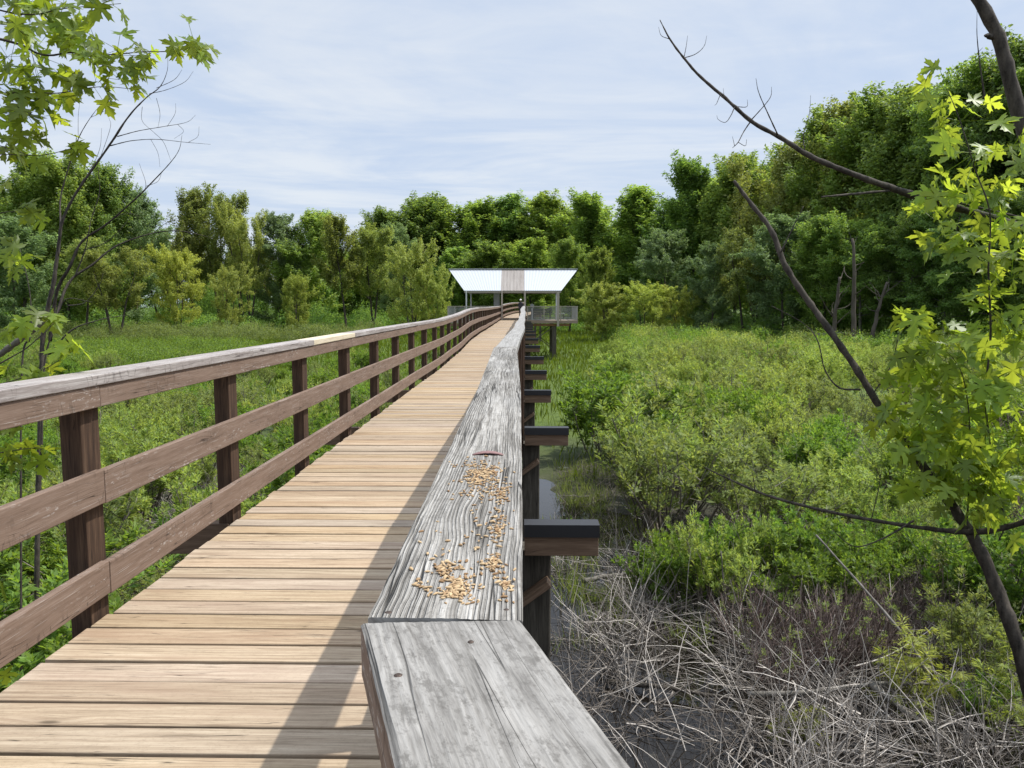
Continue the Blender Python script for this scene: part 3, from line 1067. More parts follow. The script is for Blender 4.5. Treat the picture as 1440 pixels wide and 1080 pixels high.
es = [(0, 1), (1, 2), (2, 3), (3, 4), (4, 5), (5, 6), (2, 7), (7, 8), (8, 9), (9, 10), (2, 11), (11, 12), (12, 13), (13, 14), (0, 15), (15, 16), (16, 17), (17, 18), (0, 19), (19, 20), (20, 21), (21, 22)]
rs = [(0.15, 0.11), (0.145, 0.10), (0.17, 0.11), (0.06, 0.06), (0.062, 0.075), (0.078, 0.095), (0.07, 0.085), 0.062, 0.048, 0.038, 0.04, 0.062, 0.048, 0.038, 0.04, 0.085, 0.062, 0.042, 0.035, 0.085, 0.062, 0.042, 0.035]
body = skinned('body', vs, es, rs, M['cloth'], PER)
b = MB()
b.tube([(0, -0.085, 1.50), (0, -0.1, 1.55), (0, -0.104, 1.60), (0, -0.09, 1.64)], [0.03, 0.045, 0.048, 0.04], 10)
b.tube([(0, -0.125, 1.60), (0, -0.162, 1.575), (0, -0.14, 1.562)], [0.008, 0.014, 0.008], 6)
b.build('face', M['skin'], PER, smooth=True)
b = MB()
b.tube([(0, -0.02, 1.625), (0, -0.02, 1.64), (0, -0.02, 1.70), (0, -0.02, 1.745), (0, -0.02, 1.76)], [0.108, 0.112, 0.107, 0.075, 0.02], 14)
b.tube([(0, -0.10, 1.645), (0, -0.17, 1.637), (0, -0.20, 1.63)], [0.05, 0.05, 0.02], 8)
b.build('hat', M['capw'], PER, smooth=True)

exec_parts = True
# ------------------------------------------------------------------ vegetation generators


def branch_pts(p0, d, length, bend_up, n, wob, r):
    pts = [np.array(p0, float)]
    d = np.array(d, float)
    for k in range(n):
        d = d + np.array([0, 0, bend_up / n]) + r.normal(0, wob, 3)
        d /= np.linalg.norm(d)
        pts.append(pts[-1] + d * length / n)
    return pts


def make_tree(seed, mat, H=20.0, crown_lo=0.22, R=0.24, up=0.5, nprim=30, nsec=5, nleaf=26000, leaf=0.30, csize=0.55, trunks=1, trunk_r=0.20, elong=1.6, shape='round', droop=0.0, tmat='bark_far', flat=0.75):
    r = np.random.default_rng(seed)
    tb = MB()
    tips, tdirs, tw = [], [], []
    for tk in range(trunks):
        base = np.array([r.normal(0, 0.35), r.normal(0, 0.35), -0.4]) * (trunks > 1) + np.array([0, 0, -0.4]) * (trunks == 1)
        az0 = 2 * math.pi * (tk + r.random() * 0.5) / trunks
        lean = (0.22 * r.uniform(0.6, 1.2)) if trunks > 1 else 0.03
        d0 = np.array([math.cos(az0) * lean, math.sin(az0) * lean, 1.0])
        hh = H * (r.uniform(0.82, 0.97) if trunks > 1 else 0.96)
        tp = branch_pts(base, d0, hh + 0.4, 0.25, 12, 0.035, r)
        rad = [trunk_r * (1 - 0.93 * (k / 12) ** 0.8) + 0.015 for k in range(13)]
        rad[0] *= 1.35
        tb.tube(tp, rad, 7)
        tpa = np.array(tp)
        npm = max(6, int(nprim / trunks))
        for i in range(npm):
            f = crown_lo + (1 - crown_lo) * ((i + r.random() * 0.8) / npm)
            f = min(f, 0.985)
            x = f * 12
            k = int(x)
            p0 = tpa[k] * (1 - (x - k)) + tpa[min(k + 1, 12)] * (x - k)
            q = (f - crown_lo) / (1 - crown_lo)
            if shape == 'round':
                prof = math.sqrt(max(0.03, 1 - (1.7 * q - 0.75) ** 2)) if q > 0.44 else 0.72 + 0.6 * q
                prof = max(0.22, min(1.0, prof))
            elif shape == 'column':
                prof = 0.65 + 0.35 * math.sin(math.pi * min(1, q * 1.15)) - 0.45 * max(0, q - 0.7)
            else:
                prof = 1.0 - 0.72 * q
            az = i * 2.39996 + r.normal(0, 0.35) + tk
            el = up * (0.55 + 0.8 * q) + r.normal(0, 0.1)
            L = R * H * prof * r.uniform(0.72, 1.15)
            d = np.array([math.cos(az) * math.cos(el), math.sin(az) * math.cos(el), math.sin(el)])
            bp_ = branch_pts(p0, d, L, up * 0.8 - droop, 5, 0.10, r)
            r0 = max(0.025, 0.30 * trunk_r * (1 - 0.7 * q))
            tb.tube(bp_, [r0 * (1 - 0.8 * j / 5) for j in range(6)], 5)
            bpa = np.array(bp_)
            for s in range(nsec):
                g = 0.3 + 0.7 * (s + r.random() * 0.6) / nsec
                g = min(g, 0.999)
                x = g * 5
                k = int(x)
                q0 = bpa[k] * (1 - (x - k)) + bpa[min(k + 1, 5)] * (x - k)
                dd = bpa[min(k + 1, 5)] - bpa[k]
                dd = dd / np.linalg.norm(dd) + r.normal(0, 0.55, 3) + np.array([0, 0, 0.5 * up - droop * 0.6])
                dd /= np.linalg.norm(dd)
                l2 = L * r.uniform(0.22, 0.42) * (1.15 - 0.45 * g)
                sp = branch_pts(q0, dd, l2, up * 0.4 - droop, 3, 0.12, r)
                tb.tube(sp, [r0 * 0.4, r0 * 0.3, r0 * 0.2, 0.008], 4)
                for e in (2, 3):
                    tips.append(sp[e])
                    tdirs.append(sp[e] - sp[e - 1])
                    tw.append(0.5 + r.random())
        tips.append(tpa[-1])
        tdirs.append(tpa[-1] - tpa[-2])
        tw.append(1.2)
    tips, tdirs, tw = np.array(tips), unit(np.array(tdirs) + np.array([0, 0, 0.12 * up - droop * 0.1])), np.array(tw)
    idx = r.choice(len(tips), nleaf, p=tw / tw.sum())
    ln = (csize * elong * r.uniform(0.7, 1.5, len(tips)))[idx][:, None]
    u = r.random((nleaf, 1)) * 1.25 - 0.45
    loc = np.clip(r.normal(0, 1, (nleaf, 3)), -1.45, 1.45) * csize * 0.62 * (1.0 - 0.62 * np.clip(u + 0.2, 0, 1)) * np.array([1, 1, flat])
    pos = tips[idx] + loc + tdirs[idx] * u * ln
    out = unit(loc + 1e-4) * 0.45 + unit(pos - np.array([0, 0, H * (crown_lo + 1) / 2])) * 0.3
    nrm = unit(out + np.array([0.25, 0, 0.42]) + r.normal(0, 0.5, (nleaf, 3)))
    ax = unit(np.cross(nrm, r.normal(0, 1, (nleaf, 3))) + np.array([0, 0, -0.2 - droop * 0.5]) + tdirs[idx] * 0.4)
    L = leaf * r.uniform(0.7, 1.35, nleaf)
    V, Fq = cards(pos, ax, nrm, L, L * r.uniform(0.45, 0.7, nleaf))
    root = empty('tree')
    tb.build('trunk', M[tmat], root, smooth=True)
    mesh_obj('crown', np_mesh('crown', V, Fq, M[mat]), root)
    root['H'] = H
    return root


def make_shrub(seed, mat, H=1.0, W=0.55, nstem=16, ntwig=7, nleaf=9000, leaf=0.045, lo=0.4, spread=0.055, aspect=0.42, tw_r=0.006, tmat='twig', upr=0.6, droop=0.0):
    r = np.random.default_rng(seed)
    tb = MB()
    P0, D0 = [], []
    for i in range(nstem):
        az = 2 * math.pi * r.random()
        b0 = np.array([math.cos(az), math.sin(az), 0]) * W * 0.25 * r.random() + np.array([0, 0, -0.08])
        out = r.random() ** 0.6
        d = np.array([math.cos(az) * out * 0.75, math.sin(az) * out * 0.75, 1.0])
        d /= np.linalg.norm(d)
        L = H * r.uniform(0.72, 1.05) * (1 - 0.12 * out)
        sp = branch_pts(b0, d, L, 0.15 - droop * 0.4, 6, 0.09, r)
        tb.tube(sp, [tw_r * (1.25 - j / 6) + 0.0015 for j in range(7)], 4)
        spa = np.array(sp)
        for k in range(ntwig):
            g = lo * 0.8 + (1 - lo * 0.8) * (k + r.random()) / ntwig
            x = min(g, 0.999) * 6
            j = int(x)
            q0 = spa[j] * (1 - (x - j)) + spa[j + 1] * (x - j)
            dd = r.normal(0, 1, 3) * np.array([1, 1, 0.5]) + np.array([0, 0, upr - droop])
            dd /= np.linalg.norm(dd)
            l2 = H * r.uniform(0.12, 0.30)
            tp = branch_pts(q0, dd, l2, upr * 0.5 - droop, 3, 0.12, r)
            tb.tube(tp, [tw_r * 0.5, tw_r * 0.42, tw_r * 0.35, 0.001], 3)
            for e in (1, 2, 3):
                P0.append(tp[e])
                D0.append(tp[e] - tp[e - 1])
        P0.append(sp[6])
        D0.append(sp[6] - sp[5])
    root = empty('shrub')
    tb.build('stems' if False else 'stem_cluster', M[tmat], root)
    if nleaf:
        P0, D0 = np.array(P0), unit(np.array(D0))
        # leafy sprigs at the shoot ends
        ns = min(len(P0), int(nleaf / 26))
        pick = r.choice(len(P0), ns, replace=False)
        sl = r.uniform(0.06, 0.17, ns) * H
        sd_ = unit(D0[pick] * 0.6 + np.array([0, 0, 0.55 - droop]) + r.normal(0, 0.25, (ns, 3)))
        idx = r.integers(0, ns, nleaf)
        u = r.random((nleaf, 1))
        th = r.uniform(0, 2 * math.pi, nleaf)
        rad_ = np.stack([np.cos(th), np.sin(th), r.normal(0, 0.3, nleaf)], 1)
        pos = P0[pick][idx] + sd_[idx] * u * sl[idx][:, None] + rad_ * spread * 0.25
        ax = unit(rad_ * (1.0 - 0.5 * u) + sd_[idx] * (0.45 + 0.6 * u) + np.array([0, 0, 0.15 - droop * 1.6]))
        nrm = unit(sd_[idx] * 0.9 + np.array([0, 0, 0.5]) - rad_ * 0.3 + r.normal(0, 0.35, (nleaf, 3)))
        L = leaf * r.uniform(0.6, 1.3, nleaf) * (1.15 - 0.5 * u[:, 0])
        V, Fq = cards(pos, ax, nrm, L, L * aspect * r.uniform(0.8, 1.2, nleaf))
        mesh_obj('foliage', np_mesh('foliage', V, Fq, M[mat]), root)
    return root


def hide_proto(o):
    for ch in list(o.children):
        hide_proto(ch)
    bpy.data.objects.remove(o)


ORD = ['first', 'second', 'third', 'fourth', 'fifth', 'sixth', 'seventh', 'eighth', 'ninth', 'tenth', 'eleventh', 'twelfth', 'thirteenth', 'fourteenth', 'fifteenth', 'sixteenth',
       'seventeenth', 'eighteenth', 'nineteenth', 'twentieth', 'twenty-first', 'twenty-second', 'twenty-third', 'twenty-fourth', 'twenty-fifth', 'twenty-sixth', 'twenty-seventh', 'twenty-eighth']

# tree kinds: several protos each
TP = {
    'maple': [make_tree(101 + k, 'l_mid', up=0.75, R=0.24, nprim=44, nsec=7, elong=3.0, shape='round', crown_lo=0.12, csize=0.58, nleaf=46000, leaf=0.27) for k in range(3)],
    'dark': [make_tree(201 + k, 'l_dark', up=0.95, R=0.21, nprim=46, nsec=7, elong=3.3, shape='round', crown_lo=0.10, csize=0.54, nleaf=46000, leaf=0.26) for k in range(2)],
    'layer': [make_tree(301 + k, 'l_dark', up=0.25, R=0.27, nprim=46, nsec=7, elong=1.6, shape='round', crown_lo=0.26, csize=0.75, nleaf=46000, leaf=0.25, flat=0.32, tmat='bark_grey', trunk_r=0.24) for k in range(2)],
    'olive': [make_tree(401 + k, 'l_olive', up=0.85, R=0.22, nprim=38, nsec=7, elong=2.8, shape='round', crown_lo=0.36, csize=0.52, nleaf=25000, leaf=0.25, trunks=1 + 2 * k, trunk_r=0.20, tmat='bark') for k in range(3)],
    'grey': [make_tree(501 + k, 'l_grey', up=0.55, R=0.25, nprim=38, nsec=7, elong=2.0, shape='round', crown_lo=0.12, csize=0.58, nleaf=36000, leaf=0.26) for k in range(2)],
    'willow': [make_tree(601 + k, 'l_yel', H=10, up=0.6, R=0.38, nprim=36, nsec=6, elong=1.8, shape='round', crown_lo=0.10, csize=0.40, nleaf=26000, leaf=0.18, trunks=3, trunk_r=0.10, droop=0.1) for k in range(3)],
}
KDESC = {'maple': ('maple_tree', 'mid green upright tree', 'tree'), 'dark': ('poplar_tree', 'deep green upright tree', 'tree'), 'layer': ('forest_tree', 'dark green tree with layered boughs', 'tree'),
         'olive': ('alder_tree', 'olive tree with thin bare trunks', 'tree'), 'grey': ('ash_tree', 'grey green leafy tree', 'tree'), 'willow': ('willow_tree', 'yellow green bushy willow', 'tree')}
# (px, top row, distance, kind, width factor)
T = [
    (-45, 215, 100, 'maple', 1.2), (30, 218, 104, 'maple', 1.2), (92, 228, 104, 'maple', 1.2), (150, 236, 108, 'maple', 1.1), (188, 262, 112, 'grey', 1.0),
    (15, 300, 72, 'grey', 1.15), (118, 335, 92, 'olive', 1.2), (160, 345, 88, 'olive', 1.1), (228, 318, 122, 'olive', 0.95), (268, 268, 126, 'olive', 1.2), (308, 258, 126, 'olive', 1.1),
    (346, 282, 122, 'olive', 0.9), (250, 350, 104, 'willow', 1.0), (318, 372, 100, 'willow', 0.8), (392, 298, 126, 'grey', 1.1), (425, 300, 126, 'maple', 1.0), (455, 300, 140, 'dark', 0.8), (486, 305, 112, 'olive', 1.1), (522, 312, 116, 'olive', 1.1),
    (418, 380, 98, 'willow', 0.7), (556, 315, 128, 'grey', 0.9), (578, 344, 100, 'willow', 0.95), (608, 372, 98, 'willow', 0.7),
    (545, 300, 150, 'maple', 1.1), (592, 284, 152, 'maple', 1.1), (636, 282, 154, 'maple', 1.2), (680, 288, 150, 'maple', 1.2), (722, 280, 150, 'dark', 1.2), (768, 282, 148, 'maple', 1.2), (812, 284, 142, 'maple', 1.2),
    (852, 275, 136, 'dark', 1.1), (890, 268, 132, 'dark', 1.2), (925, 282, 126, 'dark', 1.1), (690, 345, 120, 'maple', 1.0), (745, 340, 118, 'maple', 1.0), (640, 350, 124, 'dark', 1.1), (800, 340, 108, 'maple', 1.0), (842, 352, 100, 'maple', 0.8),
    (932, 322, 98, 'grey', 1.1), (985, 232, 106, 'dark', 1.35), (1030, 226, 102, 'maple', 1.3), (1072, 198, 94, 'olive', 1.1), (1118, 168, 90, 'maple', 1.15), (1165, 150, 86, 'olive', 1.1), (1212, 150, 82, 'maple', 1.2),
    (1262, 138, 76, 'maple', 1.2), (1305, 108, 73, 'layer', 1.0), (1352, 82, 70, 'layer', 1.0), (1402, 58, 67, 'layer', 1.0), (1456, 50, 66, 'layer', 1.0), (1530, 40, 64, 'layer', 1.0),
    (848, 392, 84, 'willow', 1.15), (905, 398, 82, 'willow', 1.0), (958, 402, 84, 'willow', 0.9), (1000, 340, 82, 'grey', 0.9), (1050, 320, 80, 'olive', 1.0), (1100, 300, 76, 'grey', 1.1),
    (1150, 310, 72, 'maple', 1.1), (1205, 300, 68, 'layer', 0.9), (1260, 290, 66, 'layer', 0.9), (1320, 270, 62, 'layer', 0.9), (1385, 260, 60, 'layer', 0.9), (1450, 250, 58, 'layer', 0.9),
]
used = {}
rows = []
for (px, top, dist, kind, wf) in T:
    rows.append(((px - 738) / F * dist, dist, (430 - top) * dist / F + EYE.z - GZ - 0.3, kind, wf, px, True))
# further trees that close the wood behind
for k in range(64):
    px = -120 + 1720 * (k + random.random()) / 64
    top = float(np.interp(px, [-120, 150, 230, 350, 450, 540, 640, 820, 930, 1000, 1120, 1250, 1400, 1600], [240, 262, 330, 330, 330, 318, 308, 305, 298, 262, 215, 175, 100, 70]))
    top += random.uniform(0, 40)
    dist = float(np.interp(px, [-120, 200, 500, 720, 950, 1200, 1500], [122, 140, 158, 172, 145, 108, 82])) + random.uniform(-6, 12)
    kind = random.choice(['maple', 'maple', 'dark', 'olive'] if px < 950 else ['maple', 'dark', 'layer'])
    if 190 < px < 250 and random.random() < 0.5:
        continue
    rows.append(((px - 738) / F * dist, dist, (430 - top) * dist / F + 3.9, kind, random.uniform(1.0, 1.3), px, False))
counts = {'l': 0, 'r': 0}
order = sorted([r for r in rows if r[6]], key=lambda r: r[5])
leftk, rightk = {}, {}
for r in sorted(order, key=lambda r: abs(r[5] - 722)):
    d = leftk if r[5] < 722 else rightk
    d[r[3]] = d.get(r[3], 0) + 1
    n = d[r[3]]
    side = 'left' if r[5] < 722 else 'right'
    used[id(r)] = '%s, %s of its kind to the %s of the pavilion' % (KDESC[r[3]][1], ORD[n - 1], side)
pi = {}
for r in rows:
    x, y, h, kind, wf, px, front = r
    pl = TP[kind]
    i = pi.get(kind, 0)
    pi[kind] = i + 1
    pr = pl[i % len(pl)]
    o = copy_tree(pr)
    o.name = KDESC[kind][0]
    s = 0.925 * h / pr['H']
    if y > 112 and kind in ('maple', 'dark'):
        wf *= 1.55
    wn = s * wf * (0.5 + 0.5 / max(0.35, s)) if s < 1 else s * wf
    o.location = (x, y, GZ + 0.15)
    o.scale = (wn, wn, s)
    o.rotation_euler = (0, 0, random.uniform(0, 6.28))
    if front:
        tag(o, used[id(r)], 'tree', 'trees of the far treeline')
    else:
        tag(o, '%s half hidden in the deeper rows of the wood' % KDESC[kind][1], 'tree', 'trees in the deeper rows of the wood')
for kind in TP:
    for p in TP[kind]:
        hide_proto(p)

SNAGS = [(1168, 60, 470, 392, 0.17, 6, 'grey broken snag standing at the edge of the dark wood'), (1198, 59, 488, 340, 0.18, -8, 'taller forked grey snag among the dark trunks'),
         (1218, 60, 492, 398, 0.16, 22, 'short leaning snag at the right of the forked one'), ]
for (px, d, pyb, pyt, r0, lean, lb) in SNAGS:
    x0 = (px - 738) / F * d
    top = EYE.z + (430 - pyt) * d / F
    x1 = x0 + lean / F * d
    SN = tag(empty('snag', (x0, d, GZ + 0.1)), lb, 'dead tree')
    b = MB()
    sp = spline([(0, 0, -0.4), ((x1 - x0) * 0.3, 0.1, (top - GZ) * 0.4), ((x1 - x0) * 0.6, 0, (top - GZ) * 0.72), (x1 - x0, 0.1, top - GZ)], 16)
    b.tube(sp + rng.normal(0, 0.03, sp.shape), [r0 * (1.15 - 0.62 * k / 15) for k in range(16)], 8)
    b.build('trunk', M['bark_far'], SN, smooth=True)
    for k in range(7):
        j = random.randint(5, 14)
        a = random.uniform(0, 6.28)
        b = MB()
        L = random.uniform(0.8, 2.4)
        bp_ = branch_pts(sp[j], (math.cos(a), math.sin(a) * 0.5, random.uniform(0.1, 0.7)), L, 0.4, 5, 0.18, rng)
        b.tube(bp_, [r0 * 0.3 * (1 - 0.17 * q) for q in range(6)], 5)
        b.build('bough', M['bark_far'], SN, smooth=True)

# ------------------------------------------------------------------ shrubs
SP = {
    'green': [make_shrub(701 + k, 's_green', H=1.0, W=0.6, nleaf=9500, leaf=0.058, aspect=0.42, nstem=17, lo=0.4) for k in range(3)],
    'pale': [make_shrub(721 + k, 's_pale', H=1.0, W=0.6, nleaf=8000, leaf=0.055, lo=0.45, nstem=18, upr=1.0, aspect=0.38) for k in range(3)],
    'olive': [make_shrub(741 + k, 's_olive', H=1.0, W=0.6, nleaf=5600, leaf=0.05, lo=0.5, nstem=30, upr=1.0, aspect=0.36) for k in range(3)],
    'tall': [make_shrub(751 + k, 's_pale' if k else 's_olive', H=1.0, W=0.42, nleaf=4600, leaf=0.05, lo=0.45, nstem=13, ntwig=9, upr=1.2, aspect=0.36, tw_r=0.007) for k in range(2)],
    'bare': [make_shrub(761 + k, 's_olive', H=1.0, W=0.6, nleaf=420, leaf=0.04, lo=0.6, nstem=52, ntwig=6, upr=1.1, tmat='purpletwig', tw_r=0.007) for k in range(2)],
    'droopy': [make_shrub(781, 's_yel', H=1.0, W=0.6, nleaf=3400, leaf=0.085, lo=0.35, nstem=16, upr=0.5, aspect=0.19, droop=0.35)],
}
SDESC = {'green': ('shrub', 'bright green leafy shrub', 'shrub'), 'pale': ('pale_shrub', 'pale yellow green shrub with upright sprays', 'shrub'), 'olive': ('olive_shrub', 'thin olive shrub on grey stems', 'shrub'),
         'tall': ('upright_shrub', 'upright open shrub with leafy wands', 'shrub'),
         'bare': ('bare_shrub', 'bare shrub of purplish brown twigs', 'shrub'), 'droopy': ('willow_shrub', 'yellow green shrub with narrow drooping leaves', 'shrub')}
nsh = 0


def put_shrub(kind, x, y, h, wf=1.0, label=None, group=None):
    global nsh
    pl = SP[kind]
    o = copy_tree(pl[nsh % len(pl)])
    nsh += 1
    o.name = SDESC[kind][0]
    o.location = (x, y, float(ground_h(np.array(x), np.array(y))) - 0.02)
    w = h * wf
    o.scale = (w, w, h)
    o.rotation_euler = (0, 0, random.uniform(0, 6.28))
    if label:
        tag(o, label, 'shrub', group)
    else:
        side = 'right' if x > 0 else 'left'
        dist = 'in the near thicket' if y < 16 else ('in the middle of the marsh' if y < 34 else 'far out in the marsh')
        tag(o, '%s %s, %s side' % (SDESC[kind][1], dist, side), 'shrub', '%s %s %s of the boardwalk' % (SDESC[kind][1].replace('shrub', 'shrubs'), dist, side))
    return o


def px_of(x, y):
    return 738 + x / y * F


placed = []


def try_place(x, y, gap):
    for (a, b) in placed[-400:]:
        if (a - x) ** 2 + (b - y) ** 2 < gap * gap:
            return False
    placed.append((x, y))
    return True


# labelled single shrubs
singles = [('droopy', 4.1, 7.7, 1.0, 1.0, 'tall yellow green shrub with narrow drooping leaves beside the bleached dead stems'),
           ('droopy', 4.75, 7.4, 0.9, 1.1, 'lower yellow green drooping shrub behind the leaning maple trunk'),
           ('green', 5.6, 9.0, 1.7, 0.9, 'fresh green broad leafed shrub behind the dark maple trunk'),
           ('green', 4.6, 7.4, 0.55, 1.0, 'small green shrub growing low among dead stems by the water'),
           ('green', 3.1, 11.2, 1.0, 0.9, 'small bright green shrub alone among grey dead stems'),
           ('droopy', 2.6, 7.0, 0.5, 0.8, 'small yellowish sprig standing in the black water'),
           ('green', 0.75, 13.2, 0.5, 0.9, 'small green tuft at the water edge beside a pile')]
for (k, x, y, h, wf, lb) in singles:
    put_shrub(k, x, y, h, wf, lb, None)
    placed.append((x, y))
# bare twig belt
for k in range(17):
    for _ in range(40):
        y = random.uniform(7.9, 9.6)
        x = random.uniform(0.30, 0.56) * y
        if try_place(x, y, 0.5):
            put_shrub('bare', x, y, random.uniform(0.7, 1.1), 0.95)
            break
# stemmy shrubs standing between the dead stems
for k in range(16):
    for _ in range(60):
        y = random.uniform(8.2, 11.2)
        x = random.uniform(1.5 + (11.2 - y) * 0.5, 0.62 * y)
        if try_place(x, y, 0.6):
            put_shrub(random.choice(['olive', 'tall', 'olive', 'green']), x, y, random.uniform(0.95, 1.45), random.uniform(0.75, 1.0))
            break
# right-hand thicket
nr = 0
for _ in range(9000):
    y = 9.6 + 44 * random.random() ** 1.3
    x = random.uniform(0.5, 0.72 * y)
    edge = float(np.interp(y, [9.6, 11, 14, 18, 24, 30, 40, 60], [4.6, 3.0, 2.35, 2.2, 2.4, 3.4, 4.8, 6.8])) + random.uniform(-0.3, 0.5)
    if x < edge:
        continue
    gap = 0.8 + 0.027 * y
    if not try_place(x, y, gap):
        continue
    px = px_of(x, y)
    u = noise.noise(Vector((x * 0.20, y * 0.14, 4.0))) + random.gauss(0, 0.08)
    if y < 15:
        kind = random.choice(['green', 'olive', 'olive', 'tall', 'pale', 'bare', 'bare'])
    elif y < 26:
        kind = random.choice(['green', 'green', 'tall']) if u > 0.02 else random.choice(['olive', 'pale', 'tall', 'olive', 'bare'])
    else:
        kind = random.choice(['pale', 'pale', 'tall']) if u < 0.06 else random.choice(['green', 'olive', 'tall'])
    hm = noise.noise(Vector((x * 0.30, y * 0.22, 9.0)))
    if y > 13 and hm < -0.42:
        continue
    put_shrub(kind, x, y, (random.uniform(1.2, 1.9) + 1.1 * hm) if y > 13 else random.uniform(1.15, 1.75), random.uniform(0.9, 1.3))
    nr += 1
    if nr >= 190:
        break
# left-hand thicket
nl = 0
for _ in range(9000):
    y = 6.0 + 44 * random.random() ** 1.15
    x = -random.uniform(2.9, 3.0 + 0.72 * y)
    if x < -0.74 * y or (y > 30 and x > -2.9 - (y - 30) * 0.32):
        continue
    gap = 0.62 + 0.03 * y
    if not try_place(x, y, gap):
        continue
    kind = random.choice(['green', 'green', 'olive', 'tall', 'pale']) if y > 12 else random.choice(['green', 'green', 'olive', 'tall'])
    put_shrub(kind, x, y, random.uniform(0.9, 1.95) * (0.75 if y > 25 else 1), random.uniform(0.9, 1.25))
    nl += 1
    if nl >= 165:
        break
for kind in SP:
    for p in SP[kind]:
        hide_proto(p)


# far thicket as one mass: clumps of leaves on the far marsh
def thicket(name, label, blobs, mat, leaf, per):
    Vs, n0 = [], 0
    allp, alln, alla = [], [], []
    for (x, y, w, h) in blobs:
        n = int(per * w * h)
        th = rng.uniform(0, 2 * math.pi, n)
        cz = rng.uniform(-0.1, 1, n)
        rr = np.sqrt(np.maximum(0, 1 - np.clip(cz, 0, 1) ** 2)) * (0.75 + 0.3 * rng.random(n))
        lump = 1 + 0.22 * np.sin(th * 5 + x) * np.sin(cz * 7 + y)
        p = np.stack([x + np.cos(th) * rr * w * lump, y + np.sin(th) * rr * w * lump, GZ + 0.1 + np.maximum(0.02, cz) * h * lump * (0.9 + 0.2 * rng.random(n))], 1)
        nn = np.stack([np.cos(th) * rr, np.sin(th) * rr, np.maximum(cz, 0.1) + 0.3], 1) + rng.normal(0, 0.5, (n, 3))
        allp.append(p)
        alln.append(unit(nn))
        alla.append(unit(rng.normal(0, 0.6, (n, 3)) + np.array([0, 0, 0.6])))
    p, nn, aa = np.concatenate(allp), np.concatenate(alln), np.concatenate(alla)
    L = leaf * rng.uniform(0.6, 1.4, len(p))
    V, Fq = cards(p, aa, nn, L, L * 0.5)
    return tag(mesh_obj(name, np_mesh(name, V, Fq, M[mat])), label, kind='stuff')


bl, bp2, bo = [], [], []
for k in range(330):
    y = random.uniform(48, 84)
    x = random.uniform(7 + (y - 48) * 0.05, 0.72 * y)
    (bl if random.random() < 0.5 else bp2 if random.random() < 0.5 else bo).append((x, y, random.uniform(0.9, 1.8), random.uniform(1.2, 2.1)))
thicket('shrubbery', 'far green shrubbery at the foot of the trees beyond the marsh', bl, 's_green', 0.13, 520)
thicket('pale_shrubbery', 'far pale shrubbery among the green at the foot of the trees', bp2, 's_pale', 0.12, 520)
for k in range(120):
    x = random.uniform(-62, -18)
    bo.append((x, random.uniform(82, 97), random.uniform(1.0, 2.0), random.uniform(1.0, 2.0)))
bl2 = []
for k in range(230):
    y = random.uniform(46, 70)
    x = -random.uniform(14 + (y - 46) * 0.5, 0.72 * y)
    bl2.append((x, y, random.uniform(0.8, 1.6), random.uniform(0.8, 1.3)))
thicket('low_shrubbery', 'low bright shrubbery of the marsh left of the boardwalk', bl2, 's_green', 0.12, 480)
thicket('olive_shrubbery', 'olive undergrowth along the foot of the far wood', bo, 's_olive', 0.14, 480)
# undergrowth closing the foot of the wood
bu = []
for k in range(200):
    px = random.uniform(-100, 1540)
    d = float(np.interp(px, [-100, 150, 450, 720, 900, 1150, 1540], [98, 104, 118, 128, 96, 74, 62])) + random.uniform(-4, 14)
    bu.append(((px - 738) / F * d, d, random.uniform(1.6, 3.2), random.uniform(1.8, 4.2)))
for k in range(170):
    px = random.uniform(-120, 1000)
    d = float(np.interp(px, [-120, 150, 450, 720, 1000], [128, 140, 160, 172, 140])) + random.uniform(-8, 14)
    bu.append(((px - 738) / F * d, d, random.uniform(3, 5), random.uniform(4.5, 9)))
thicket('undergrowth', 'dark green undergrowth closing the foot of the wood', bu, 'l_dark', 0.26, 150)

# sedge meadow
n = 150000
y = 17 + 95 * rng.random(n) ** 0.9
x = rng.uniform(-1, 1, n) * 60
keep = (x > -0.72 * y) & (x < 0.12 * y + 1.0) & ~((x > -2.4) & (x < 0.3) & (y < 57))
keep &= (rng.random(n) < np.clip(28 / y, 0.3, 1) + 0.25)
keep &= (y > 26) | (x > 0.8)
x, y = x[keep], y[keep]
n = len(x)
gz = ground_h(x, y)
cl = 0.6 + 0.5 * np.sin(x * 0.9 + 2 * np.sin(y * 0.3)) * np.sin(y * 0.5 + x * 0.2)
h = rng.uniform(0.3, 0.7, n) * (0.7 + 0.4 * cl)
ax = unit(np.stack([rng.normal(0, 0.25, n), rng.normal(0, 0.25, n), np.ones(n)], 1))
nr_ = unit(np.stack([rng.normal(0, 1, n), rng.normal(-0.6, 0.6, n), rng.normal(0.5, 0.3, n)], 1))
V, Fq = cards(np.stack([x, y, gz - 0.02], 1), ax, nr_, h, 0.015 + 0.0009 * y + 0.01 * rng.random(n))
tag(mesh_obj('sedge_grass', np_mesh('sedge_grass', V, Fq, M['sedge'])), 'flat olive green sedge meadow around the pavilion', kind='stuff')


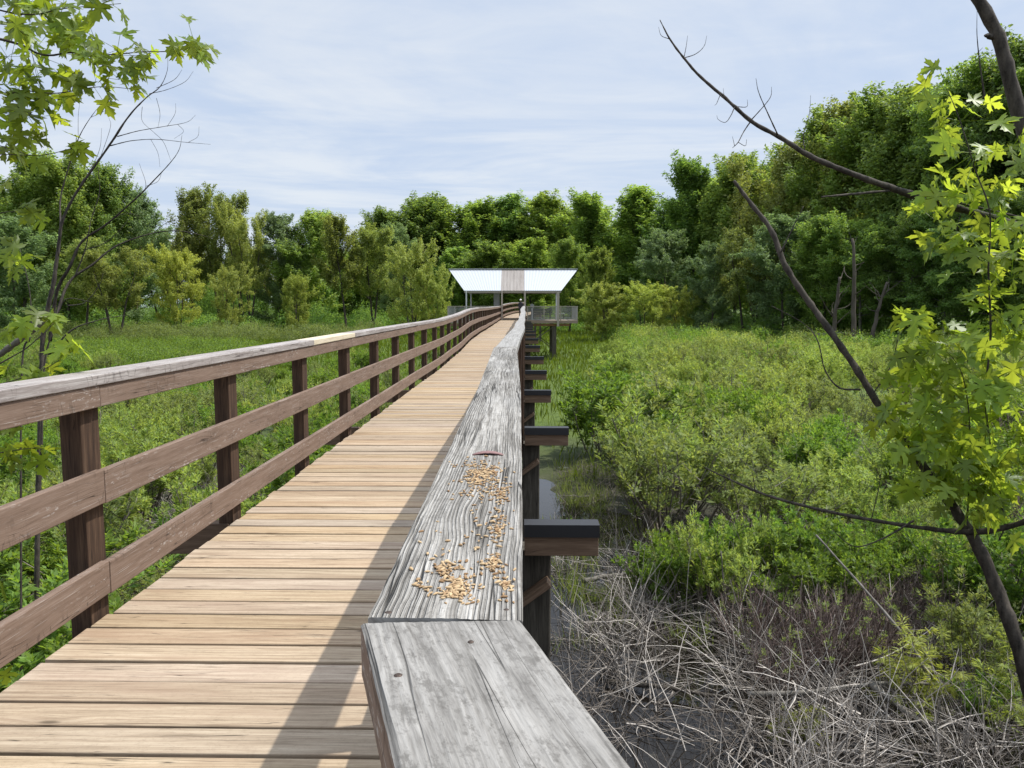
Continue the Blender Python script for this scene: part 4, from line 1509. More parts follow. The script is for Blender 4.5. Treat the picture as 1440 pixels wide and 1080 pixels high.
# dead stems over the water
def sticks(name, label, n, region, mat, lmin, lmax, rmin, rmax, flat):
    b = MB()
    k = 0
    tus = [(*region(), random.uniform(0, 6.28), random.uniform(0.5, 1.3)) for _ in range(max(8, n // 26))]
    while k < n:
        k += 1
        L = random.uniform(lmin, lmax)
        if random.random() < 0.78:
            tx, ty, ta, tsp = random.choice(tus)
            x, y = tx + random.gauss(0, 0.13), ty + random.gauss(0, 0.13)
            az = ta + random.gauss(0, tsp)
        else:
            x, y = region()
            az = random.uniform(0, 2 * math.pi)
        lie = random.random() < flat
        el = random.uniform(0.02, 0.3) if lie else random.uniform(0.35, 1.5)
        p = np.array([x, y, float(ground_h(np.array(x), np.array(y))) + (random.uniform(0, 0.25) if lie else -0.05)])
        d = np.array([math.cos(az) * math.cos(el), math.sin(az) * math.cos(el), math.sin(el)])
        pts = [p]
        sag = random.uniform(-0.9, 0.05) if not lie else random.uniform(-0.15, 0.1)
        curl = random.uniform(-0.5, 0.5)
        for j in range(6):
            d = d + np.array([-d[1] * curl / 6, d[0] * curl / 6, sag / 6]) + np.array([random.gauss(0, 0.085) for _ in range(3)])
            d = d / np.linalg.norm(d)
            q = pts[-1] + d * L / 6
            q[2] = max(q[2], GZ + 0.02)
            pts.append(q)
        r0 = rmin + (rmax - rmin) * random.random() ** 1.8
        b.tube(pts, [r0 * (1 - 0.11 * j) for j in range(7)], 4)
        if random.random() < 0.35 and L > 0.4:
            j = random.randint(2, 5)
            d2 = pts[j] - pts[j - 1]
            d2 = d2 / np.linalg.norm(d2) + np.array([random.gauss(0, 0.6) for _ in range(3)])
            d2 /= np.linalg.norm(d2)
            l2 = L * random.uniform(0.15, 0.35)
            b.tube([pts[j], pts[j] + d2 * l2 * 0.5, pts[j] + d2 * l2 + np.array([random.gauss(0, 0.03) for _ in range(3)])], [r0 * 0.5, r0 * 0.4, r0 * 0.2], 4)
    return tag(b.build(name, M[mat], None), label, kind='stuff')


def reg_r():
    while True:
        y = random.uniform(4.6, 14.5)
        x = random.uniform(0.35, 7.5)
        lim = 1.0 if y < 9.5 else max(0.0, 1 - (y - 9.5) / 5)
        if x / y > 0.72 or random.random() > lim:
            continue
        if x < 1.3 and random.random() < 0.62:
            continue
        if (x - 1.25) ** 2 + (y - 6.9) ** 2 < 0.30 and random.random() < 0.85:
            continue
        if noise.noise(Vector((x * 0.8, y * 0.8, 2))) < -0.12 and random.random() < 0.75:
            continue
        return x, y


def reg_l():
    while True:
        y = random.uniform(3.0, 17)
        x = random.uniform(-10, -2.1)
        if x / y < -0.85:
            continue
        return x, y


sticks('dead_stems', 'tangle of bleached dead stems over the black water', 2400, reg_r, 'stick', 0.35, 1.25, 0.0035, 0.0105, 0.28)
sticks('dead_twigs', 'fine grey dead twigs among the bleached stems', 3200, reg_r, 'twig', 0.4, 1.0, 0.0025, 0.005, 0.3)
sticks('dead_stems', 'tangle of grey dead stems left of the boardwalk', 2400, reg_l, 'stick', 0.5, 1.3, 0.003, 0.008, 0.3)
sticks('leaf_litter', 'broken dead bits and litter lying on the mud', 2600, reg_r, 'twig', 0.08, 0.3, 0.003, 0.008, 1.0)

def reg_w():
    while True:
        y = random.uniform(9.0, 19)
        x = random.uniform(0.25, 2.9)
        if noise.noise(Vector((x * 1.1, y * 0.7, 5))) > -0.15:
            return x, y


sticks('dead_twigs', 'grey twigs and stubble standing in the wet strip beside the piles', 1500, reg_w, 'twig', 0.12, 0.6, 0.003, 0.007, 0.45)
n = 5200
tc_ = np.array([reg_w() for _ in range(150)])
ti = rng.integers(0, 150, n)
x = tc_[ti, 0] + rng.normal(0, 0.10, n)
y = tc_[ti, 1] + rng.normal(0, 0.10, n)
ax = unit(np.stack([rng.normal(0, 0.4, n), rng.normal(0, 0.4, n), np.ones(n)], 1))
V, Fq = cards(np.stack([x, y, ground_h(x, y) - 0.03], 1), ax, unit(rng.normal(0, 1, (n, 3))), rng.uniform(0.12, 0.42, n), rng.uniform(0.008, 0.016, n))
tag(mesh_obj('sedge_tuft_grass', np_mesh('sedge_tuft_grass', V, Fq, M['s_olive'])), 'small olive sedge tufts in the wet strip beside the piles', kind='stuff')

# fallen branches, each its own thing
for (pts, r0, mt, lb) in (
        ([(2.3, 7.6, 0.12), (2.9, 7.5, 0.2), (3.6, 7.65, 0.22), (4.3, 7.5, 0.3)], 0.03, 'bark_grey', 'pale fallen branch lying level across the dead stems'),
        ([(3.55, 7.6, 0.25), (3.8, 7.3, 0.1), (4.05, 7.0, 0.0)], 0.035, 'bark_grey', 'short thick grey limb slanting down into the water'),
        ([(4.15, 7.2, 0.0), (4.05, 7.7, 0.55), (3.75, 8.3, 1.0), (3.4, 8.8, 1.45)], 0.019, 'bark_grey', 'grey dead stem leaning up beside the drooping shrub'),
        ([(0.85, 10.9, 0.10), (1.2, 11.0, 0.14), (1.55, 11.2, 0.12)], 0.04, 'bark_grey', 'short grey log lying in shallow water by the pile'),
        ([(0.9, 8.0, 0.04), (1.5, 7.8, 0.08), (2.2, 7.6, 0.06)], 0.03, 'bark', 'dark wet branch floating in the water at the rail end'),
        ([(2.55, 9.3, 0.0), (2.5, 9.3, 0.5), (2.42, 9.25, 1.1)], 0.013, 'bark_grey', 'slim bleached stem standing upright in the tangle'),
        ([(24.5, 66, 1.6), (27, 66.5, 1.75), (30.5, 67, 1.7)], 0.12, 'bark_grey', 'bleached fallen log at the foot of the dark wood')):
    b = MB()
    sp = spline([(p[0], p[1], p[2] + GZ + 0.03) for p in pts], 14)
    b.tube(sp + rng.normal(0, r0 * 0.12, sp.shape), [r0 * (1 - 0.45 * k / 13) * (1 + 0.12 * math.sin(k * 2.1)) for k in range(14)], 8)
    tag(b.build('fallen_branch', M[mt], None, smooth=True), lb, 'branch')

# ------------------------------------------------------------------ near trees, traced in space
HALF = [(0, 0), (0.10, -0.03), (0.27, -0.11), (0.50, -0.08), (0.36, 0.03), (0.42, 0.10), (0.22, 0.15), (0.34, 0.25), (0.52, 0.30), (0.60, 0.44), (0.80, 0.58), (0.56, 0.55), (0.54, 0.66), (0.38, 0.51), (0.15, 0.40),
        (0.17, 0.55), (0.32, 0.66), (0.22, 0.70), (0.24, 0.84), (0.10, 0.86), (0, 1.12)]
OUTL = HALF + [(-x, y) for (x, y) in HALF[-2:0:-1]]


class Leaves:
    def __init__(s):
        s.v, s.f = [], []

    def add(s, base, ax, nrm, size):
        ax = ax.normalized()
        side = ax.cross(nrm).normalized()
        nn = side.cross(ax)
        wid = random.uniform(0.85, 1.1)
        fold = random.uniform(0.05, 0.5)
        curl = random.uniform(0.0, 0.75)
        skew = random.uniform(-0.25, 0.25)
        b0 = len(s.v)
        for (x, y) in [(0, 0.3)] + OUTL:
            z = fold * abs(x) * 0.8 + skew * x * y - curl * (y * y + 0.4 * x * x) * 0.5 + random.uniform(-0.015, 0.015)
            s.v.append(base + (side * x * wid + ax * y + nn * z) * size)
        n = len(OUTL)
        for i in range(n):
            s.f.append((b0, b0 + 1 + i, b0 + 1 + (i + 1) % n))

    def stalk(s, a, b_, r):
        b0 = len(s.v)
        d = (b_ - a).normalized()
        u_ = d.cross(Vector((0.3, 0.2, 0.9))).normalized()
        w_ = d.cross(u_)
        for p in (a, b_):
            for k in range(3):
                th = 2 * math.pi * k / 3
                s.v.append(p + (u_ * math.cos(th) + w_ * math.sin(th)) * r)
        for k in range(3):
            n_ = (k + 1) % 3
            s.f.append((b0 + k, b0 + n_, b0 + 3 + n_))
            s.f.append((b0 + k, b0 + 3 + n_, b0 + 3 + k))

    def build(s, parent, name='foliage', mat='maple'):
        me = np_mesh(name, np.array([tuple(v) for v in s.v]), np.array(s.f), M[mat])
        return mesh_obj(name, me, parent)


def trace(mb_, rows_, n=None, sides=8, jit=0.05, thin=1.0):
    """rows: (px, py, depth, width in px)"""
    sp = spline(rows_, n or max(8, 7 * len(rows_)))
    pts = [P(r[0], r[1], r[2]) for r in sp]
    rad = [max(0.0005, r[3] * 0.36 * thin * r[2] / F * (1 + 0.10 * math.sin(k * 1.7) + random.uniform(-0.08, 0.08))) for k, r in enumerate(sp)]
    pts = [p + Vector((random.gauss(0, jit), random.gauss(0, jit), random.gauss(0, jit))) * r_ for p, r_ in zip(pts, rad)]
    mb_.tube(pts, rad, sides)
    return pts


def cluster(lv, tw, px, py, d, n, spread, size_px, down=0.7, dz=0.25):
    c = P(px, py, d + random.uniform(-dz, dz) * 0.5)
    rt, upv = CAMR.to_3x3() @ Vector((1, 0, 0)), Vector((0, 0, 1))
    fw = CAMR.to_3x3() @ Vector((0, 0, -1))
    for _ in range(n):
        off = rt * random.gauss(0, spread) + upv * random.gauss(0, spread) + fw * random.gauss(0, spread * 1.5)
        base = c + off * (d / F) * 0.75
        out = off.normalized() if off.length > 1e-6 else upv
        ax = out * 0.7 + Vector((0, 0, -down)) + Vector((random.gauss(0, 0.35), random.gauss(0, 0.35), random.gauss(0, 0.3)))
        nrm = Vector((random.gauss(0.15, 0.55), random.gauss(-0.25, 0.55), 0.75))
        sz = size_px * d / F * random.uniform(0.65, 1.12)
        lv.add(base, ax, nrm, sz)
        lv.stalk(c, base, 0.0010)


# leaning maple on the right
RT = empty('maple_tree', tuple(P(1362, 742, 3.0) + Vector((0.95, -0.1, -3.25))))
tag(RT, 'leaning maple with bright yellow green leaves and a bare snapped trunk over the shrubs', 'tree')


def rooted(o, root):
    """keep a traced mesh where it is while its thing sits at the thing's base"""
    o.parent = root
    o.matrix_parent_inverse = Matrix.Translation(-root.location)
    return o


b = MB()
base = RT.location
low = P(1440, 940, 2.95)
p0 = np.array([tuple(base), tuple(base.lerp(low, 0.5) + Vector((0.05, 0, 0.0))), tuple(low), tuple(P(1402, 830, 2.98)), tuple(P(1366, 748, 3.0))])
sp = spline(p0, 24)
b.tube(sp + rng.normal(0, 0.002, sp.shape), [0.031 - 0.008 * k / 23 + 0.002 * math.sin(k * 1.9) for k in range(24)], 10)
trunk_o = rooted(b.build('trunk', M['bark'], None, smooth=True), RT)
for rws, nm in (
        ([(1366, 752, 3.0, 19), (1335, 705, 3.02, 20), (1292, 648, 3.05, 18), (1250, 592, 3.1, 15), (1205, 520, 3.15, 14), (1165, 462, 3.2, 13), (1138, 425, 3.25, 13), (1105, 375, 3.3, 12), (1085, 325, 3.35, 10), (1055, 285, 3.4, 9), (1032, 254, 3.42, 6)], 'limb'),
        ([(1470, 722, 2.75, 12), (1420, 740, 2.85, 12), (1370, 748, 2.93, 13), (1310, 744, 3.0, 9), (1230, 732, 3.05, 8), (1150, 716, 3.1, 6.5), (1080, 697, 3.15, 5.5), (1030, 676, 3.2, 4), (988, 656, 3.25, 2)], 'limb'),
        ([(1285, 702 + 30, 3.0, 4), (1240, 758, 3.02, 3), (1200, 768, 3.05, 2), (1165, 740, 3.1, 1)], 'twig'),
        ([(1210, 548, 3.15, 4), (1180, 545, 3.17, 3.5), (1160, 520, 3.2, 2.5), (1150, 480, 3.2, 2.2), (1130, 455, 3.25, 2), (1085, 430, 3.3, 1.2)], 'twig'),
        ([(1225, 557, 3.12, 3), (1250, 520, 3.1, 2.2), (1262, 480, 3.08, 1.8), (1268, 440, 3.05, 1.2)], 'twig'),
        ([(1098, 355, 3.3, 3), (1115, 320, 3.3, 2), (1130, 290, 3.3, 1.2)], 'twig'),
        ([(1062, 705 - 15, 3.16, 2), (1058, 665, 3.15, 1.2)], 'twig'), ([(1225, 731, 3.05, 2), (1235, 690, 3.05, 1.5), (1240, 660, 3.05, 0.8)], 'twig'),
        ([(1405, 760, 2.95, 3), (1412, 730, 2.95, 2.5), (1395, 640, 2.92, 3), (1386, 560, 2.9, 4), (1393, 470, 2.88, 4), (1390, 380, 2.86, 3.5), (1392, 300, 2.85, 3), (1372, 240, 2.83, 2.5), (1350, 170, 2.8, 2), (1332, 125, 2.8, 1.2)], 'shoot'),
        ([(1360, 740, 3.0, 3), (1362, 690, 2.98, 3), (1364, 620, 2.95, 2.5), (1360, 560, 2.93, 2), (1345, 510, 2.9, 1.5), (1300, 470, 2.9, 1)], 'shoot'),
        ([(1388, 540, 2.9, 2), (1420, 520, 2.9, 1.6), (1445, 495, 2.9, 1.2)], 'twig'),
        ([(1365, 600, 2.95, 2), (1320, 590, 2.95, 1.5), (1275, 590, 2.95, 1)], 'twig'), ([(1395, 640, 2.92, 2), (1425, 630, 2.9, 1.5), (1450, 640, 2.9, 1)], 'twig')):
    b = MB()
    trace(b, rws)
    rooted(b.build(nm, M['bark'], None, smooth=True), RT)
b = MB()
lv = Leaves()
RC = [(1335, 135, 5, 22), (1352, 170, 6, 24), (1372, 215, 8, 28), (1402, 258, 9, 28), (1425, 205, 5, 22), (1350, 262, 6, 22), (1326, 278, 5, 18), (1392, 302, 9, 30), (1432, 318, 7, 24), (1332, 322, 6, 22), (1362, 335, 7, 26), (1382, 382, 9, 28),
      (1422, 392, 9, 28), (1387, 432, 8, 28), (1427, 452, 8, 28), (1402, 485, 6, 26), (1262, 438, 4, 15), (1285, 470, 7, 22), (1312, 492, 8, 25), (1346, 505, 8, 26), (1290, 520, 6, 20), (1330, 548, 8, 26), (1382, 548, 8, 26),
      (1428, 545, 7, 24), (1266, 592, 5, 17), (1298, 590, 10, 26), (1340, 602, 12, 30), (1386, 612, 12, 30), (1428, 612, 8, 26), (1302, 632, 9, 26), (1342, 652, 12, 30), (1392, 662, 12, 30), (1432, 662, 8, 26), (1335, 690, 5, 20), (1380, 702, 6, 26), (1422, 702, 6, 24)]
for (px, py, n, sprd) in RC:
    cluster(lv, b, px, py, 2.92, int(n * (1.9 if py > 480 else 1.3) + 0.5), sprd * (1.15 if py > 480 else 1.0), 29)
rooted(lv.build(None), RT)

# the stem crossing the top right corner with its long bare limb
ST = empty('dead_tree', (3.75, 3.15, GZ))
tag(ST, 'dark stem crossing the top corner, sending a long bare limb over the marsh', 'tree')
b = MB()
p0 = np.array([tuple(ST.location - Vector((0, 0, 0.2))), (3.2, 3.15, -0.9), tuple(P(1500, 345, 3.2)), tuple(P(1442, 195, 3.2)), tuple(P(1418, 100, 3.2)), tuple(P(1400, 45, 3.2)), tuple(P(1372, -8, 3.2)), tuple(P(1330, -90, 3.25)), tuple(P(1260, -260, 3.3))])
sp = spline(p0, 34)
b.tube(sp + rng.normal(0, 0.0025, sp.shape), [0.034 - 0.014 * k / 33 + 0.002 * math.sin(k * 2.3) for k in range(34)], 10)
rooted(b.build('trunk', M['bark'], None, smooth=True), ST)
b = MB()
trace(b, [(1395, 52, 3.2, 12), (1388, 50, 3.18, 8), (1384, 50, 3.17, 2)])
rooted(b.build('stub', M['bark'], None, smooth=True), ST)
for rws, nm in (
        ([(1520, 350, 3.2, 17), (1440, 320, 3.15, 15), (1380, 302, 3.12, 15), (1320, 285, 3.1, 14), (1255, 265, 3.1, 13), (1195, 243, 3.1, 11), (1140, 220, 3.12, 10), (1100, 195, 3.14, 9), (1056, 170, 3.16, 8), (1020, 138, 3.18, 6.5), (985, 108, 3.2, 5.5), (962, 82, 3.2, 4.5), (942, 55, 3.22, 3.5), (928, 28, 3.24, 1.5)], 'limb'),
        ([(1445, 308, 3.1, 4), (1390, 295, 3.08, 4), (1320, 280, 3.08, 3), (1290, 280, 3.08, 2)], 'twig'),
        ([(1252, 268, 3.1, 5), (1200, 273, 3.05, 5), (1155, 277, 3.0, 3)], 'twig'),
        ([(1095, 192, 3.14, 3), (1080, 160, 3.1, 2.2), (1067, 130, 3.08, 1.5), (1063, 110, 3.06, 0.7)], 'twig'), ([(1057, 168, 3.16, 2), (1075, 148, 3.1, 1.6), (1084, 135, 3.1, 1.2), (1085, 122, 3.1, 0.6)], 'twig'),
        ([(1056, 170, 3.16, 3), (1046, 185, 3.14, 2), (1038, 200, 3.1, 1.6), (1030, 208, 3.1, 1)], 'twig'), ([(1038, 200, 3.1, 1.3), (1048, 205, 3.1, 1), (1050, 196, 3.1, 0.6)], 'twig'), ([(1033, 205, 3.1, 1.2), (1030, 192, 3.1, 0.6)], 'twig'),
        ([(1034, 148, 3.17, 2.2), (1028, 162, 3.15, 1.6), (1020, 172, 3.15, 1.2), (1010, 168, 3.15, 0.8), (1008, 162, 3.15, 0.5)], 'twig'), ([(1036, 150, 3.17, 1.6), (1050, 150, 3.17, 1.1), (1051, 140, 3.17, 0.5)], 'twig'),
        ([(1012, 132, 3.18, 1.6), (1018, 138, 3.16, 1), (1017, 124, 3.16, 0.5)], 'twig'), ([(1014, 130, 3.18, 1.6), (1008, 145, 3.18, 1), (1005, 148, 3.18, 0.5)], 'twig'),
        ([(960, 82, 3.2, 2), (978, 76, 3.2, 1.4), (990, 65, 3.2, 1), (994, 50, 3.2, 0.5)], 'twig'), ([(962, 80, 3.2, 1.6), (965, 65, 3.2, 1), (967, 50, 3.2, 0.5)], 'twig'), ([(942, 55, 3.22, 1.5), (930, 50, 3.22, 1), (926, 38, 3.22, 0.5)], 'twig'),
        ([(1132, 215, 3.12, 2), (1130, 190, 3.12, 1.6), (1138, 160, 3.12, 1), (1140, 134, 3.12, 0.5)], 'twig'), ([(1385, 140, 3.15, 3.5), (1378, 90, 3.15, 2.6), (1374, 50, 3.12, 1.5), (1374, 15, 3.12, 0.6)], 'twig'), ([(1374, 75, 3.12, 1.4), (1382, 67, 3.12, 0.6)], 'twig')):
    b = MB()
    trace(b, rws, sides=7)
    rooted(b.build(nm, M['bark'], None, smooth=True), ST)

# maple on the left, its trunk out of the frame
LT = empty('maple_tree', (-4.6, 2.2, GZ))
tag(LT, 'maple reaching in with green leaf sprays against the sky over the brown railing', 'tree')
b = MB()
sp = spline(np.array([(-4.6, 2.2, GZ - 0.2), (-4.5, 2.3, -0.8), (-4.35, 2.4, 1.4), (-4.4, 2.5, 3.6), (-4.2, 2.6, 5.2)]), 22)
b.tube(sp + rng.normal(0, 0.004, sp.shape), [0.10 - 0.055 * k / 21 for k in range(22)], 10)
rooted(b.build('trunk', M['bark'], None, smooth=True), LT)
b = MB()
lv = Leaves()
LTW = [
    [(-420, 40, 3.0, 12), (-200, 20, 3.1, 8), (0, 55, 3.2, 5), (60, 77, 3.25, 4), (100, 74, 3.25, 3), (150, 77, 3.25, 2.6), (200, 73, 3.25, 2), (240, 72, 3.25, 1.6), (285, 66, 3.25, 1)],
    [(-420, 150, 3.0, 10), (-150, 125, 3.1, 5), (0, 131, 3.2, 3), (40, 128, 3.2, 2.4), (80, 131, 3.2, 2), (140, 122, 3.2, 1.4), (185, 125, 3.2, 1)],
    [(-420, -30, 3.0, 10), (-100, -5, 3.1, 5), (30, 20, 3.2, 3), (90, 12, 3.2, 2), (170, 5, 3.2, 1)],
    [(-300, 200, 3.1, 6), (-60, 190, 3.2, 3), (0, 205, 3.2, 2), (40, 218, 3.2, 1.2)],
    [(-300, 240, 3.1, 6), (-60, 220, 3.2, 3), (0, 217, 3.2, 1.6), (60, 218, 3.2, 1.4), (110, 206, 3.2, 1)],
    [(-300, 330, 3.2, 6), (-60, 330, 3.3, 3), (0, 300, 3.3, 1.8), (45, 300, 3.3, 1)],
    [(-300, 400, 3.2, 6), (-60, 380, 3.3, 3), (0, 365, 3.3, 2), (28, 372, 3.3, 1)],
    [(-300, 560, 3.2, 7), (-60, 530, 3.3, 4), (20, 500, 3.3, 2.5), (60, 470, 3.3, 1.6), (75, 455, 3.3, 1)],
    [(-200, 640, 3.4, 5), (-40, 640, 3.4, 3), (30, 632, 3.4, 1.6), (60, 628, 3.4, 1)],
    [(-100, 560, 3.4, 3), (0, 540, 3.4, 2), (60, 520, 3.4, 1.4), (105, 492, 3.4, 1)]]
for rws in LTW:
    b = MB()
    trace(b, rws, sides=6)
    rooted(b.build('branch', M['bark'], None, smooth=True), LT)
b2 = MB()
LC = [(12, 8, 9, 26), (50, 10, 8, 24), (90, 5, 8, 22), (135, 2, 6, 18), (160, 8, 4, 14), (25, 40, 9, 26), (75, 35, 7, 22), (105, 25, 5, 18), (10, 80, 8, 26), (45, 75, 8, 24), (95, 60, 6, 18), (120, 68, 6, 18), (145, 82, 5, 15), (165, 70, 5, 15), (185, 78, 5, 15), (208, 76, 5, 14), (248, 62, 5, 12), (275, 66, 5, 12),
      (288, 62, 2, 8), (15, 118, 7, 24), (50, 108, 7, 22), (25, 140, 6, 22), (62, 138, 5, 18), (100, 122, 5, 15), (132, 122, 5, 15), (168, 112, 4, 13), (190, 122, 5, 12), (8, 160, 5, 18), (45, 165, 5, 16), (30, 180, 4, 15), (8, 195, 5, 16), (25, 210, 3, 12), (110, 202, 5, 9),
      (48, 298, 4, 8), (0, 262, 2, 8), (15, 358, 5, 14), (32, 365, 4, 10), (0, 335, 2, 8)]
for (px, py, n, sprd) in LC:
    cluster(lv, b2, px, py, 3.22, n, sprd, 27)
for (px, py, n, sprd) in [(28, 448, 2, 8), (4, 462, 4, 12), (72, 448, 4, 10), (62, 515, 4, 12), (100, 488, 4, 8), (28, 622, 5, 14), (8, 632, 3, 10), (60, 632, 4, 9), (20, 520, 4, 12), (3, 935, 2, 6), (5, 820, 2, 5)]:
    cluster(lv, b2, px, py, 3.42, n, sprd, 30)
rooted(lv.build(None, mat='maple_olive'), LT)
b = MB()
trace(b, [(-160, 590, 3.6, 14), (-40, 522, 3.6, 13), (0, 498, 3.6, 12), (30, 476, 3.6, 12), (62, 452, 3.6, 11), (65, 449, 3.6, 7)], sides=9)
rooted(b.build('broken_limb', M['bark_grey'], None, smooth=True), LT)

# dead multi-stemmed sapling behind the left railing
DL = empty('dead_sapling', tuple(P(58, 540, 7.5) + Vector((0, 0, -2.6))))
DL.location.z = GZ
tag(DL, 'leafless dark sapling with many fanning stems behind the brown railing', 'sapling')
D = 7.5
for rws, nm in (
        ([(50, 960, D, 12), (54, 700, D, 12), (58, 540, D, 12), (60, 480, D, 11), (68, 430, D, 11), (75, 400, D, 10), (82, 350, D, 8), (88, 310, D, 7), (105, 275, D, 6), (125, 245, D, 6), (150, 210, D, 5), (180, 165, D, 4), (205, 138, D, 3), (225, 122, D, 2), (235, 100, D, 1.2), (236, 78, D, 0.7)], 'trunk'),
        ([(70, 480, D, 9), (80, 410, D - .1, 9), (98, 375, D - .2, 8), (115, 340, D - .2, 6), (150, 315, D - .2, 5), (190, 280, D - .3, 4), (215, 255, D - .3, 3), (240, 228, D - .3, 2), (252, 210, D - .3, 1.4), (256, 190, D - .3, 0.7)], 'stem'),
        ([(72, 470, D, 7), (95, 400, D + .2, 7), (130, 372, D + .3, 5.5), (165, 345, D + .4, 4.5), (215, 328, D + .5, 3), (255, 325, D + .5, 2.2), (300, 335, D + .6, 1)], 'stem'),
        ([(82, 360, D, 6), (85, 320, D, 5), (85, 280, D + .1, 4), (95, 240, D + .1, 3.2), (104, 212, D + .1, 2.5), (115, 185, D + .1, 2), (135, 155, D, 1.2), (155, 135, D, 0.6)], 'stem'),
        ([(30, 980, D - 1, 6), (30, 540, D - 1, 5), (42, 475, D - 1, 4.5), (44, 440, D - 1, 3.5), (40, 400, D - 1, 2.5), (28, 350, D - 1, 1.5)], 'stem'),
        ([(58, 640, D - .5, 6), (62, 520, D - .5, 5), (72, 470, D - .5, 4), (82, 440, D - .5, 3), (95, 420, D - .5, 2.2), (130, 425, D - .5, 1.2)], 'stem'),
        ([(68, 500, D - .4, 5), (100, 465, D - .4, 4), (140, 450, D - .4, 2.6), (180, 443, D - .4, 1.2)], 'stem'),
        ([(95, 430, D - .2, 3), (120, 425, D - .2, 2.2), (140, 400, D - .2, 1.6), (145, 384, D - .2, 0.8)], 'twig'),
        ([(155, 205, D, 3), (185, 198, D, 2), (220, 196, D, 1.6), (260, 200, D, 1.2), (296, 203, D, 0.6)], 'twig'), ([(165, 192, D, 2.5), (195, 184, D, 1.8), (230, 178, D, 1.4), (262, 172, D, 1), (275, 162, D, 0.5)], 'twig'),
        ([(210, 132, D, 1.8), (235, 126, D, 1.3), (260, 115, D, 1), (272, 100, D, 0.5)], 'twig'), ([(220, 124, D, 1.6), (245, 112, D, 1.2), (256, 98, D, 0.5)], 'twig'), ([(152, 208, D, 2), (165, 190, D, 1.5), (180, 165, D, 1)], 'twig'),
        ([(220, 138, D, 1.2), (225, 160, D, 1), (222, 180, D, 0.5)], 'twig'), ([(200, 150, D, 1.2), (200, 170, D, .9), (215, 185, D, .9), (230, 200, D, 0.9), (240, 225, D, 0.5)], 'twig'), ([(235, 178, D, 1), (246, 160, D, 0.8), (247, 145, D, 0.5)], 'twig'),
        ([(250, 175, D, 1), (258, 185, D, 0.8), (245, 195, D, 0.5)], 'twig'), ([(265, 200, D, 0.9), (278, 192, D, 0.8), (280, 178, D, 0.5)], 'twig'), ([(212, 196, D, .9), (222, 215, D, 0.8), (225, 235, D, 0.5)], 'twig'),
        ([(205, 262, D - .3, 1.2), (222, 255, D - .3, .9), (228, 240, D - .3, 0.5)], 'twig'), ([(190, 282, D - .3, 1.5), (205, 262, D - .3, 1.2), (196, 230, D - .3, .6)], 'twig'), ([(125, 245, D, 1.4), (140, 210, D, 1), (143, 180, D, .5)], 'twig'), ([(140, 225, D, 1.2), (155, 180, D, .9), (153, 165, D, .5)], 'twig'),
        ([(110, 200, D + .1, 1.2), (110, 165, D + .1, .9), (112, 145, D + .1, .5)], 'twig'), ([(128, 165, D, 1), (148, 155, D, .8), (158, 138, D, .5)], 'twig'), ([(150, 315, D - .2, 2), (175, 300, D - .2, 1.4), (200, 305, D - .2, .7)], 'twig'), ([(215, 328, D + .5, 1.4), (240, 310, D + .5, 1), (262, 312, D + .5, .5)], 'twig'),
        ([(105, 390, D - .2, 4), (120, 350, D - .2, 3), (128, 310, D - .2, 2.4), (140, 270, D - .2, 1.8), (138, 235, D - .2, 1)], 'stem'), ([(118, 352, D - .2, 2.2), (150, 340, D - .2, 1.6), (178, 312, D - .2, 1.1), (185, 290, D - .2, .6)], 'twig')):
    b = MB()
    trace(b, rws, sides=7 if nm == 'trunk' else 5, thin=0.78)
    rooted(b.build(nm, M['bark'], None, smooth=True), DL)

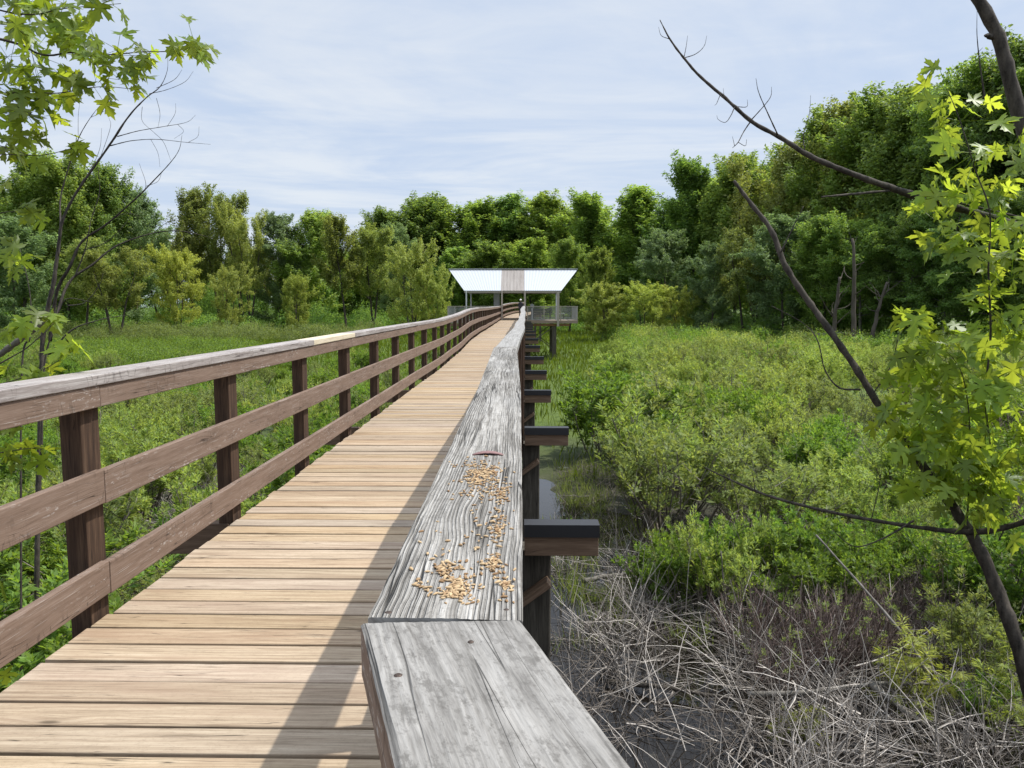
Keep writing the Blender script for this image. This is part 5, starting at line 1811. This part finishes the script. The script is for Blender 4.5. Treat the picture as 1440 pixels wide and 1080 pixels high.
# ------------------------------------------------------------------ light and sky
SUN = Vector((0.58, 0.13, 1.0)).normalized()
sd = bpy.data.lights.new('sun', 'SUN')
sd.energy = 3.2
sd.angle = math.radians(0.55)
sd.color = (1.0, 0.955, 0.88)
so = bpy.data.objects.new('sun', sd)
COL.objects.link(so)
so.rotation_euler = SUN.to_track_quat('Z', 'Y').to_euler()
w = bpy.data.worlds.new('World')
SC.world = w
w.use_nodes = True
t = NT(w.node_tree)
sky = t.n('ShaderNodeTexSky', sky_type='NISHITA', sun_disc=False, sun_elevation=math.asin(SUN.z), sun_rotation=math.atan2(SUN.x, SUN.y), altitude=200, air_density=1.0, dust_density=1.6, ozone_density=1.2)
gen = t.n('ShaderNodeTexCoord').outputs['Generated']
sp_ = t.n('ShaderNodeSeparateXYZ', {0: gen})
zz = t.math('MAXIMUM', sp_.outputs[2], 0.04)
pl = t.n('ShaderNodeCombineXYZ', {0: t.math('DIVIDE', sp_.outputs[0], zz), 1: t.math('DIVIDE', sp_.outputs[1], zz), 2: 0.0}).outputs[0]
c1 = t.noise(t.vmath('MULTIPLY', pl, (0.45, 0.55, 1)), 1.0, 7, 0.6, 0.8)
c2 = t.noise(t.vmath('MULTIPLY', pl, (1.3, 2.2, 1)), 1.0, 6, 0.62, 0.8)
cm = t.smooth(t.math('ADD', t.math('MULTIPLY', c1, 0.78), t.math('MULTIPLY', c2, 0.22)), 0.36, 0.66)
cl = t.mix(cm, (4.7, 5.55, 7.0), (6.45, 6.85, 7.4))
base = t.mix(0.86, sky.outputs[0], cl)
# sky boosted overhead and around the sun, added to lift the fill light
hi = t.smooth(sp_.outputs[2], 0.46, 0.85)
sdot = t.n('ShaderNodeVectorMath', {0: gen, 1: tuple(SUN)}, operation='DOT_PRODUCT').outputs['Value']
sun_boost = t.smooth(sdot, 0.68, 0.98)
gain = t.math('ADD', 1.0, t.math('ADD', t.math('MULTIPLY', hi, 0.75), t.math('MULTIPLY', sun_boost, 0.9)))
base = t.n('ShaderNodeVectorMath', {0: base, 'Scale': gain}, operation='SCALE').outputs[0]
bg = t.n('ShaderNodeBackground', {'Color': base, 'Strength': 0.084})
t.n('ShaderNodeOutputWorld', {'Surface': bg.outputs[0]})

SC.view_settings.view_transform = 'Standard'
SC.view_settings.look = 'None'
SC.view_settings.exposure = 0.62
SC.view_settings.gamma = 1.0
SC.render.engine = 'CYCLES'
SC.cycles.max_bounces = 10
SC.cycles.diffuse_bounces = 6
SC.cycles.glossy_bounces = 2
SC.cycles.transmission_bounces = 8
SC.cycles.transparent_max_bounces = 4
SC.cycles.use_denoising = True
SC.cycles.caustics_reflective = False
SC.cycles.caustics_refractive = False
SC.render.resolution_x, SC.render.resolution_y = 1024, 768
